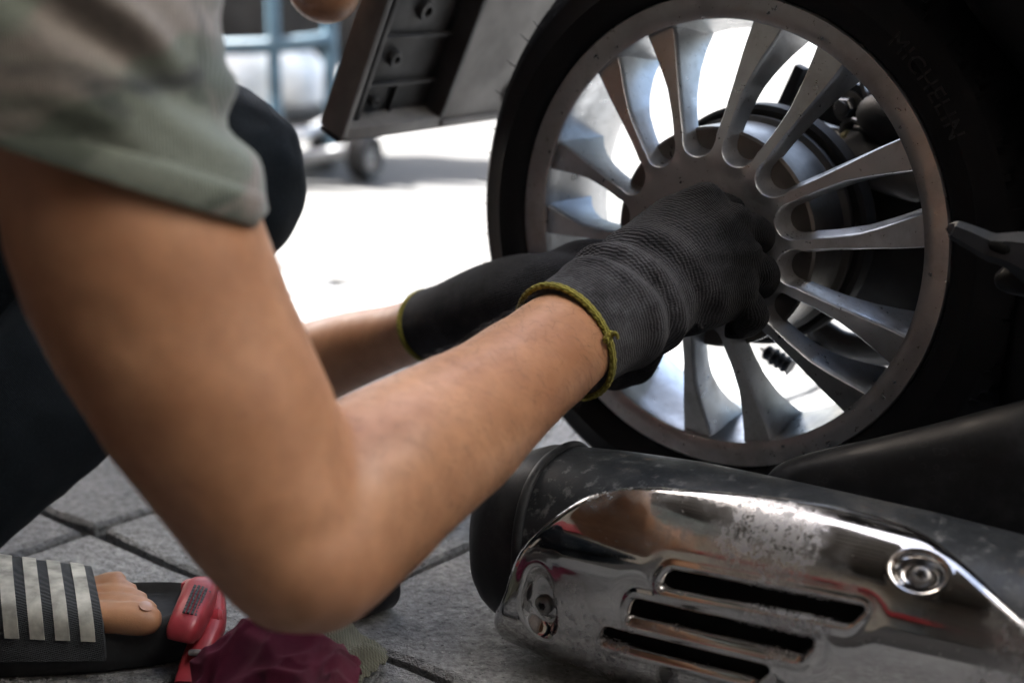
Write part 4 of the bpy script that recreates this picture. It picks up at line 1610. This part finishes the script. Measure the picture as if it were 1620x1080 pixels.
set_co(me, co + no * (np.where(nearside, (fold * .8 + .35) * amp, warp2 * .006))[:, None])
lcp = at(135, 215, 1.27)
lcn = (ARM_L[2][0] - ARM_L[1][0]).normalized()
cut(me, lambda c: ((c - HEM_C).dot(hem_n) > 0 and c.y < .80 and c.x > -.36) or ((c - lcp).dot(lcn) > 0 and c.y > 1.12 and (c - lcp).length < .2) or (c - NECK).dot((hp(-.03, 0, -.05) - NECK).normalized()) > .028)
shirt = link('t_shirt', me, MAT['camo'], person)
md = shirt.modifiers.new('s', 'SOLIDIFY'); md.thickness = .0028; md.offset = -1
# stitched hem band of the near sleeve
bm = bmesh.new(); bm.from_mesh(me)
edge_v = [v.co.copy() for v in bm.verts if any(len(e.link_faces) == 1 for e in v.link_edges) and abs((v.co - HEM_C).dot(hem_n)) < .012 and v.co.y < .8]
bm.free()
if len(edge_v) > 20:
    cen = sum(edge_v, Vector()) / len(edge_v)
    e1 = hem_u
    e2 = hem_n.cross(hem_u)
    ordv = sorted(edge_v, key=lambda p: math.atan2((p - cen).dot(e2), (p - cen).dot(e1)))
    nb = 90
    smp = []
    for k in range(nb):
        a = -math.pi + 2 * math.pi * k / nb
        sel = [p for p in ordv if abs(math.remainder(math.atan2((p - cen).dot(e2), (p - cen).dot(e1)) - a, 2 * math.pi)) < .12]
        if sel:
            smp.append(sum(sel, Vector()) / len(sel))
    rings = []
    for k, p in enumerate(smp):
        rad = (p - cen)
        rad = (rad - hem_n * rad.dot(hem_n)).normalized()
        q = p - hem_n * ((p - HEM_C).dot(hem_n))
        rings.append([q + rad * (x - .0006) + hem_n * y for x, y in ((.0014, -.013), (.0022, -.009), (.0020, -.001), (.0010, .0012), (-.0020, .0010), (-.0028, -.006), (-.0022, -.012), (-.0004, -.014))])
    hemo = MB().rings(rings, caps=False, closed=True)
    hemo.build('hem', MAT['camo'], shirt, 60)

# ---- right glove: knitted cuff, back of the hand, four bent fingers and the thumb
W0, W1 = at(896, 538, .846), at(985, 478, .885)
GAX = (W1 - W0).normalized()
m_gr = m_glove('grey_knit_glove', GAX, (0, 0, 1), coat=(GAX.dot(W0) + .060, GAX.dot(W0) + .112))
m_gb = m_glove('blackened_glove', GAX, (0, 0, 1), (0.020, 0.020, 0.022))
mb = MB()
cuff = [(at(893, 541, .845), .0335, .0355), (at(915, 525, .854), .0345, .0365), (at(945, 505, .865), .0350, .0370), (at(968, 490, .874), .0375, .0385), (at(990, 476, .884), .0395, .0400), (at(1010, 463, .890), .0370, .0385), (at(1030, 450, .896), .0400, .0405),
        (at(1065, 430, .905), .0390, .0420), (at(1100, 414, .908), .0365, .0445), (at(1130, 406, .914), .0300, .0435), (at(1150, 402, .930), .018, .038)]
# radius along ref: thickness; across: breadth of the hand
hb = (at(1190, 500, .925) - at(1120, 312, .925)).normalized()
tb = GAX.cross(hb)
mb.loft(cuff, n=40, sub=6, ref=tb)
# finger roots index..little
MCP = [at(1108, 322, .906), at(1148, 350, .902), at(1166, 405, .899), at(1160, 466, .902)]
PIP = [at(1152, 338, .944), at(1195, 367, .926), at(1203, 429, .921), at(1187, 492, .917)]
DIP = [at(1160, 362, .970), at(1200, 386, .955), at(1206, 446, .950), at(1180, 511, .942)]
TIP = [at(1140, 384, .968), at(1170, 402, .962), at(1172, 456, .958), at(1148, 512, .948)]
RF = [.0118, .0112, .0112, .0110]
for k in range(4):
    r = RF[k]
    back = MCP[k] - GAX * .045 + FW * .020
    mb.loft([(back, r * .8, r * .9), (MCP[k], r * 1.12, r * 1.1), (MCP[k].lerp(PIP[k], .5), r * 1.0, r), (PIP[k], r * 1.08, r * 1.05), (DIP[k], r * .95, r * .95), (TIP[k], r * .85, r * .85)], n=18, sub=5)
# thumb along the far upper side, closing on the fingers
mb.loft([(at(1010, 415, .915), .016, .017), (at(1060, 372, .945), .017, .018), (at(1110, 365, .968), .015, .015), (at(1150, 385, .985), .012, .013)], n=18, sub=5)
me = mb.remeshed(.0019, 2, 'glove')
co = get_co(me); no = get_no(me)
A = np.array(GAX)
tt = (co - np.array(W0)) @ A
side = (co - np.array(W0)) @ np.array(hb)
n1 = np.array([noise.noise(Vector(c) * 34) for c in co])
n2 = np.array([noise.noise(Vector((c[0] * 60, c[1] * 60, c[2] * 60))) for c in co])
wr = .0026 * np.exp(-((tt - .040 - side * .10 + n1 * .004) / .006) ** 2) - .0036 * np.exp(-((tt - .052 - side * .22 + n1 * .004) / .0055) ** 2) + .0032 * np.exp(-((tt - .063 - side * .2 + n1 * .004) / .006) ** 2) - .0036 * np.exp(-((tt - .076 - side * .3 + n1 * .005) / .007) ** 2) + .0014 * np.exp(-((tt - .090 - side * .3) / .008) ** 2)
wr += .0011 * n1 + .0007 * n2
wr += -.0016 * np.exp(-((side + .012 - (tt - .1) * .25 + n1 * .004) / .0035) ** 2) * np.clip((tt - .075) / .02, 0, 1) * np.clip((.135 - tt) / .02, 0, 1)
tendons = -.0012 * np.clip((tt - .09) / .03, 0, 1) * np.cos(side * 2 * math.pi / .023) * np.clip(1 - (tt - .13) / .02, 0, 1)
set_co(me, co + no * (wr + tendons)[:, None])
gcut = at(888, 545, .843)
cut(me, lambda c: (c - gcut).dot(GAX) < .002)
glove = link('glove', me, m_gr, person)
tag(glove, 'grey knitted glove on the near hand')
md = glove.modifiers.new('s', 'SOLIDIFY'); md.thickness = .0018; md.offset = -1


def cord_ring(name, c, axis, ra, rb, ref, mat, parent, twist=46, r=.0021):
    axis = axis.normalized()
    u = (ref - axis * ref.dot(axis)).normalized()
    w = axis.cross(u)
    n = 160
    rings = []
    for k in range(n):
        t = 2 * math.pi * k / n
        p = c + u * (ra * math.cos(t)) + w * (rb * math.sin(t))
        rd = (u * (ra * math.cos(t)) + w * (rb * math.sin(t))).normalized()
        ring = []
        for j in range(12):
            s = 2 * math.pi * j / 12
            rr = r * (1 + .10 * math.cos(2 * s - twist * t))
            ring.append(p + rd * (rr * .9 * math.cos(s)) + axis * (rr * 1.25 * math.sin(s)))
        rings.append(ring)
    return MB().rings(rings, caps=False, closed=True).build(name, mat, parent, 80)


m_cord = m_knit('yellow_cuff_cord', (0.26, 0.235, 0.045), GAX, (0, 0, 1), 190)
cc = at(893, 541, .845)
trim = cord_ring('cuff_trim', cc, GAX, .0346, .0366, tb, m_cord, glove)
kp = at(962, 533, .818)
m2 = MB()
for dx, dy in ((0, 0), (3, -4), (-2, 4)):
    m2.sphere(at(962 + dx, 533 + dy, .815), .0026, None, 12)
m2.tube([kp, at(972, 527, .812), at(976, 530, .812), at(978, 536, .813)], [.0016, .0014, .0012, .0008], 8, 4)
m2.build('knot', m_cord, trim)

# ---- left glove
LAX = (at(800, 480, 1.05) - at(655, 524, 1.13)).normalized()
m_gl = m_glove('dark_coated_glove', LAX, (0, 0, 1), (0.030, 0.031, 0.036))
mb = MB()
mb.loft([(at(652, 525, 1.132), .0250, .030), (at(690, 513, 1.11), .0285, .032), (at(740, 495, 1.08), .0305, .033), (at(800, 476, 1.05), .0310, .034), (at(860, 462, 1.02), .029, .038), (at(920, 470, 1.0), .026, .042), (at(965, 492, .99), .020, .038)], n=36, sub=6, ref=(0, 0, 1))
for k, (mx, my, tx, ty, d) in enumerate(((960, 470, 1000, 560, .975), (965, 500, 1010, 575, .968), (955, 520, 1000, 592, .965), (935, 535, 975, 600, .968))):
    a = at(mx, my, d + .02)
    b = at(tx + 8, (my + ty) / 2, d)
    c = at(tx + 6, ty - 10, d + .012)
    e = at(tx - 14, ty - 6, d + .030)
    mb.loft([(a - LAX * .04, .012, .013), (a, .0145, .0145), (b, .0135, .0135), (c, .0125, .0125), (e, .011, .011)], n=16, sub=5)
mb.loft([(at(860, 440, 1.04), .014, .015), (at(910, 415, 1.02), .0155, .016), (at(965, 410, 1.005), .014, .014), (at(1010, 425, 1.0), .011, .012)], n=16, sub=5)
me = mb.remeshed(.0028, 4, 'glove')
co = get_co(me); no = get_no(me)
set_co(me, co + no * np.array([noise.noise(Vector(c) * 30) * .0018 for c in co])[:, None])
lc = at(682, 517, 1.115)
cut(me, lambda c: (c - lc).dot(LAX) < 0)
glove2 = link('glove', me, m_gl, person)
tag(glove2, 'black coated glove on the far hand')
md = glove2.modifiers.new('s', 'SOLIDIFY'); md.thickness = .0018; md.offset = -1
cord_ring('cuff_trim', at(683, 516, 1.1145), LAX, .0285, .0322, Vector((0, 0, 1)), m_cord, glove2, 40, .0022)

# ---- sandal: dished sole and striped strap
sandal = bpy.data.objects.new('sandal', None)
COL.objects.link(sandal)
sandal.parent = person
sandal.location = ft(.13, .03, 0) - person.location


def sole_outline(n=72):
    pts = []
    for k in range(n):
        t = 2 * math.pi * k / n
        x = .145 - .150 * math.cos(t)
        w = .050 if math.cos(t) > 0 else .041
        w = .044 + .009 * math.cos(t)
        y = .030 + w * math.copysign(abs(math.sin(t)) ** .78, math.sin(t)) + .006 * math.cos(t)
        pts.append((x, y))
    return pts


so = sole_outline()
cx = sum(p[0] for p in so) / len(so); cy = sum(p[1] for p in so) / len(so)
rings = []
for (sc, z) in ((.96, .0), (1.0, .003), (1.005, .014), (1.0, .025), (.985, .0300), (.965, .0310), (.945, .0295), (.925, .026), (.90, .0235), (.8, .0225), (.4, .022), (.02, .022)):
    rings.append([ft(cx + (x - cx) * sc, cy + (y - cy) * sc, z + (.004 * smooth((.06 - x) / .06) if z > .016 else 0)) for x, y in so])
MB().rings(rings).build('sole', MAT['sole'], sandal, 45)


def strap_pt(x, a, off=0.0):
    """a from -1 (near, inner side) to 1 over the foot."""
    th = math.pi * (a + 1) / 2
    yy = .030 - .0485 * math.cos(th) * (1 + .02 * off)
    hz = (.0385 + (x - .06) * .18)
    z = .014 + (hz + off) * max(0, math.sin(th)) ** .34
    yy += (-1 if a < 0 else 1) * off * abs(math.cos(th))
    return ft(x + .012 * (1 - math.sin(th)) * 0 + .010 - .014 * math.cos(th), yy, z)


def strap(name, x0, x1, off, mat, parent, a0=-1.0, a1=1.0, th=.004):
    na, nx = 40, max(3, int((x1 - x0) / .004))
    rings = []
    for i in range(na + 1):
        a = a0 + (a1 - a0) * i / na
        ring = [strap_pt(x0 + (x1 - x0) * j / nx, a, off) for j in range(nx + 1)]
        ring += [strap_pt(x0 + (x1 - x0) * (nx - j) / nx, a, off - th) for j in range(nx + 1)]
        rings.append(ring)
    return MB().rings(rings).build(name, mat, parent, 50)


m_strap = m_knit('ribbed_strap_rubber', (0.050, 0.056, 0.062), (0.3, 0.2, 1), (1, 0, 0), 260, .6)
strap_o = strap('strap', .056, .158, .0, m_strap, sandal)
for x0, x1 in ((.0610, .0695), (.0760, .0845), (.0910, .0995), (.1060, .1145), (.1210, .1295), (.1360, .1445)):
    strap('stripe', x0, x1, .0009, MAT['white'], strap_o, -.97, .8, .0018)

# ------------------------------------------------------------------ things on the pavement
# red pipe cutter / clamp with grey gripping pad
tool = empty('hand_cutter', gp(305, 1040), 'red plastic hand cutter with dotted grey grip lying by the sandal', 'tool')
mb = MB()
h0, h1, h2, h3 = at(322, 928, .895), at(312, 952, .880), at(297, 985, .862), at(287, 1010, .855)
sx = Vector((1, 0, 0))
mb.loft([(at(320, 924, .90), .007, .006), (at(318, 934, .893), .0105, .0085), (h1, .0108, .0088), (h2, .0102, .0085), (at(289, 1002, .857), .0094, .0080), (at(286, 1013, .856), .0075, .006)], n=28, sub=5, ref=sx, sq=3.6)
mb.box((.026, .016, .008), Matrix.Translation(at(322, 927, .90)) @ Matrix.Rotation(R(-15), 4, 'X'), .0025)
mb.build('handle', MAT['red'], tool, 50)
mb = MB()
pad = []
ax_t = (h2 - h1).normalized()
nrm = (CAM_POS - h1).normalized()
nrm = (nrm - ax_t * nrm.dot(ax_t)).normalized()
sdv = ax_t.cross(nrm)
for i in range(5):
    for j in range(9):
        p = at(313, 946, .880).lerp(at(297, 985, .861), j / 8) + nrm * .0088 + sdv * ((i - 2) * .0024) - nrm * (abs(i - 2) ** 2 * .00030)
        M = Matrix(((sdv.x, ax_t.x, nrm.x, p.x), (sdv.y, ax_t.y, nrm.y, p.y), (sdv.z, ax_t.z, nrm.z, p.z), (0, 0, 0, 1)))
        mb.box((.0017, .0027, .0016), M, .0003)
mb.build('grip_pad', MAT['greyprint'], tool, 30)
mb = MB()
mb.loft([(at(338, 940, .895), .007, .006), (at(334, 985, .882), .009, .007), (at(322, 1015, .870), .0085, .006), (at(308, 1050, .860), .0085, .006), (at(298, 1085, .85), .0085, .006)], n=24, sub=5, ref=sx, sq=3.6)
mb.build('lower_arm', MAT['red'], tool, 50)
mb = MB()
mb.box((.008, .004, .026), Matrix.Translation(at(314, 1032, .862)) @ Matrix.Rotation(R(62), 4, 'X') @ Matrix.Rotation(R(0), 4, 'Y'), .002)
mb.build('maker_plate', MAT['labelgrey'], tool, 40)
m2 = MB()
M = Matrix.Translation(at(340, 978, .882)) @ Matrix.Rotation(R(78), 4, 'Y')
m2.revolve([(.0001, -.008), (.0052, -.008), (.006, -.006), (.006, .004), (.0040, .006), (.0001, .006)], M, 24)
m2.build('pivot', MAT['red'], tool, 40)

# crumpled wine-red rag
def cloth(name, cx, cy, base, amp, seed, fn, res=.0035, ext=(.12, .10), mat=None, label=None, cat=None):
    nx, ny = int(2 * ext[0] / res), int(2 * ext[1] / res)
    vv, ff, keep = [], [], []
    idx = -np.ones((nx + 1, ny + 1), int)
    for i in range(nx + 1):
        for j in range(ny + 1):
            x, y = -ext[0] + i * res, -ext[1] + j * res
            th = math.atan2(y / ext[1], x / ext[0])
            rim = .86 + .16 * noise.noise(Vector((math.cos(th) * 1.6, math.sin(th) * 1.6, seed)))
            if math.hypot(x / ext[0], y / ext[1]) > rim:
                continue
            idx[i, j] = len(vv)
            vv.append(fn(x, y, rim))
    for i in range(nx):
        for j in range(ny):
            q = (idx[i, j], idx[i + 1, j], idx[i + 1, j + 1], idx[i, j + 1])
            if min(q) >= 0:
                ff.append(q)
    me = mesh_of(vv, ff, name)
    o = link(name, me, mat)
    o.data.polygons.foreach_set('use_smooth', [True] * len(me.polygons))
    sm = o.modifiers.new('sm', 'SMOOTH'); sm.iterations = 1
    md = o.modifiers.new('so', 'SOLIDIFY'); md.thickness = .0018
    sb = o.modifiers.new('sub', 'SUBSURF'); sb.levels = 1; sb.render_levels = 1
    return tag(o, label, cat)


rc = gp(424, 1150)


def rag_fn(x, y, rim):
    def rg(px_, py_, k):
        return max(0.0, 1 - abs(noise.noise(Vector((px_, py_, k)))) * 2.4)
    wx, wy = x + .012 * noise.noise(Vector((x * 22, y * 22, 9))), y + .012 * noise.noise(Vector((x * 22 + 7, y * 22, 2)))
    h = .006 + .022 * rg(wx * 13, wy * 16, 2.3) ** 1.4 + .011 * rg(wx * 30 + 5, wy * 26, 7.1) ** 1.3 + .0045 * rg(wx * 65, wy * 60, 3.7)
    pk = math.exp(-(((x - .004) / .022) ** 2 + ((y - .030) / .016) ** 2))
    h += .022 * pk
    e = math.hypot(x / .066, y / .060)
    h *= smooth((1.08 - e * .9) / .42) * .8 + .2
    return (rc.x + x + .006 * noise.noise(Vector((x * 45, y * 45, 1))), rc.y + y + .006 * noise.noise(Vector((x * 45, y * 45, 6))), .002 + h)


m_rag = m_knit('wine_red_cloth', (0.125, 0.016, 0.040), (1, 0.3, 0), (0, 1, 0), 620)
cloth('rag', 0, 0, 0, 0, 3.3, rag_fn, .0014, (.066, .060), m_rag, 'crumpled wine-red rag on the paving under the elbow', 'rag')
gc = gp(505, 1070)


def strap_fn(x, y, rim):
    ridge = 1 - abs(noise.noise(Vector((x * 26 + 9, y * 14, 4.1)))) * 2
    e = math.hypot(x / .046, y / .055)
    h = .005 + .022 * max(0, ridge) * smooth((1.05 - e) / .5) + .018 * math.exp(-((x + .012) ** 2 + (y - .022) ** 2) / .0006)
    return (gc.x + x * .95 + y * .15, gc.y + y, .003 + h)


m_olive = m_knit('olive_grey_knit', (0.15, 0.152, 0.115), (1, 0.2, 0), (0, 1, 0), 170)
cloth('knit_glove', 0, 0, 0, 0, 8.8, strap_fn, .003, (.046, .055), m_olive, 'olive-grey knitted glove crumpled beside the wine-red rag', 'glove')

# dark socket lying on the paving behind the elbow
s0, s1 = gp(614, 958), gp(470, 1010)
ax = (s1 - s0); ax.z = 0; ax.normalize()
zc = .0165
sock = empty('socket_wrench', Vector((s0.x, s0.y, 0)), 'dark steel socket tool lying on the paving behind the elbow', 'tool')


def sock_part(name, prof, mat):
    rings = []
    side = Vector((-ax.y, ax.x, 0))
    for r, x in prof:
        c = Vector((s0.x, s0.y, zc)) + ax * x
        rings.append([c + side * (r * math.cos(2 * math.pi * j / 32)) + Vector((0, 0, r * math.sin(2 * math.pi * j / 32))) for j in range(32)])
    return MB().rings(rings).build(name, mat, sock, 40)


sock_part('socket_head', [(.009, .006), (.0115, .002), (.0145, .0), (.0162, .003), (.0162, .026), (.0150, .028), (.0150, .031), (.0160, .033), (.0160, .05), (.012, .056)], MAT['darkmetal'])
sock_part('shaft', [(.0085, .0562), (.0085, .064), (.0065, .066), (.0065, .076), (.005, .078)], MAT['steel'])

# fine hair on the forearm and upper arm
src = body.data
co = get_co(src); no = get_no(src)
rng = np.random.default_rng(5)
fa = np.array(FORE_R[1][0]); fb = np.array(FORE_R[-2][0])
axf = (fb - fa) / np.linalg.norm(fb - fa)
tpar = (co - fa) @ axf
dist = np.linalg.norm(co - fa - tpar[:, None] * axf, axis=1)
ok = np.where((tpar > .02) & (tpar < np.linalg.norm(fb - fa) - .015) & (dist < .06))[0]
hv, hf = [], []
for i in rng.choice(ok, min(2600, len(ok)), replace=True):
    n_ = Vector(no[i]); p_ = Vector(co[i]) + Vector(rng.normal(size=3) * .0012)
    tdir = (Vector(axf) * -.2 + Vector((0, 0, -.6)) + Vector(rng.normal(size=3) * .45))
    tdir = (tdir - n_ * tdir.dot(n_)).normalized()
    L_ = rng.uniform(.005, .011)
    sd_ = n_.cross(tdir) * .00006
    a_, b_, c_ = p_ - n_ * .0004, p_ + tdir * L_ * .5 + n_ * .0016, p_ + tdir * L_ + n_ * .0018
    k_ = len(hv)
    hv += [a_ - sd_, a_ + sd_, b_ - sd_ * .8, b_ + sd_ * .8, c_, a_ + n_ * .00009, b_ + n_ * .00008]
    hf += [(k_, k_ + 1, k_ + 3, k_ + 2), (k_ + 2, k_ + 3, k_ + 4), (k_, k_ + 5, k_ + 6, k_ + 2), (k_ + 1, k_ + 3, k_ + 6, k_ + 5), (k_ + 2, k_ + 6, k_ + 4), (k_ + 3, k_ + 4, k_ + 6)]
o = link('arm_hair', mesh_of(hv, hf, 'arm_hair'), MAT['hair'], person)
o['kind'] = 'stuff'
# stubble under the chin
cc_ = np.array(hp(.050, 0, -.066))
ok = np.where(np.linalg.norm(co - cc_, axis=1) < .045)[0]
hv, hf = [], []
for i in rng.choice(ok, min(1600, len(ok) * 3), replace=True):
    n_ = Vector(no[i]); p_ = Vector(co[i]) + Vector(rng.normal(size=3) * .0012)
    d_ = (n_ + Vector(rng.normal(size=3) * .35)).normalized()
    sd_ = Vector((d_.y, -d_.x, .1)).normalized() * .00009
    s2_ = d_.cross(sd_)
    e_ = p_ + d_ * rng.uniform(.0012, .0035)
    k_ = len(hv)
    b_ = p_ - d_ * .0006
    hv += [b_ + sd_, b_ - sd_ * .5 + s2_ * .8, b_ - sd_ * .5 - s2_ * .8, e_]
    hf += [(k_, k_ + 1, k_ + 3), (k_ + 1, k_ + 2, k_ + 3), (k_ + 2, k_, k_ + 3)]
o = link('stubble', mesh_of(hv, hf, 'stubble'), MAT['hair'], person)
o['kind'] = 'stuff'
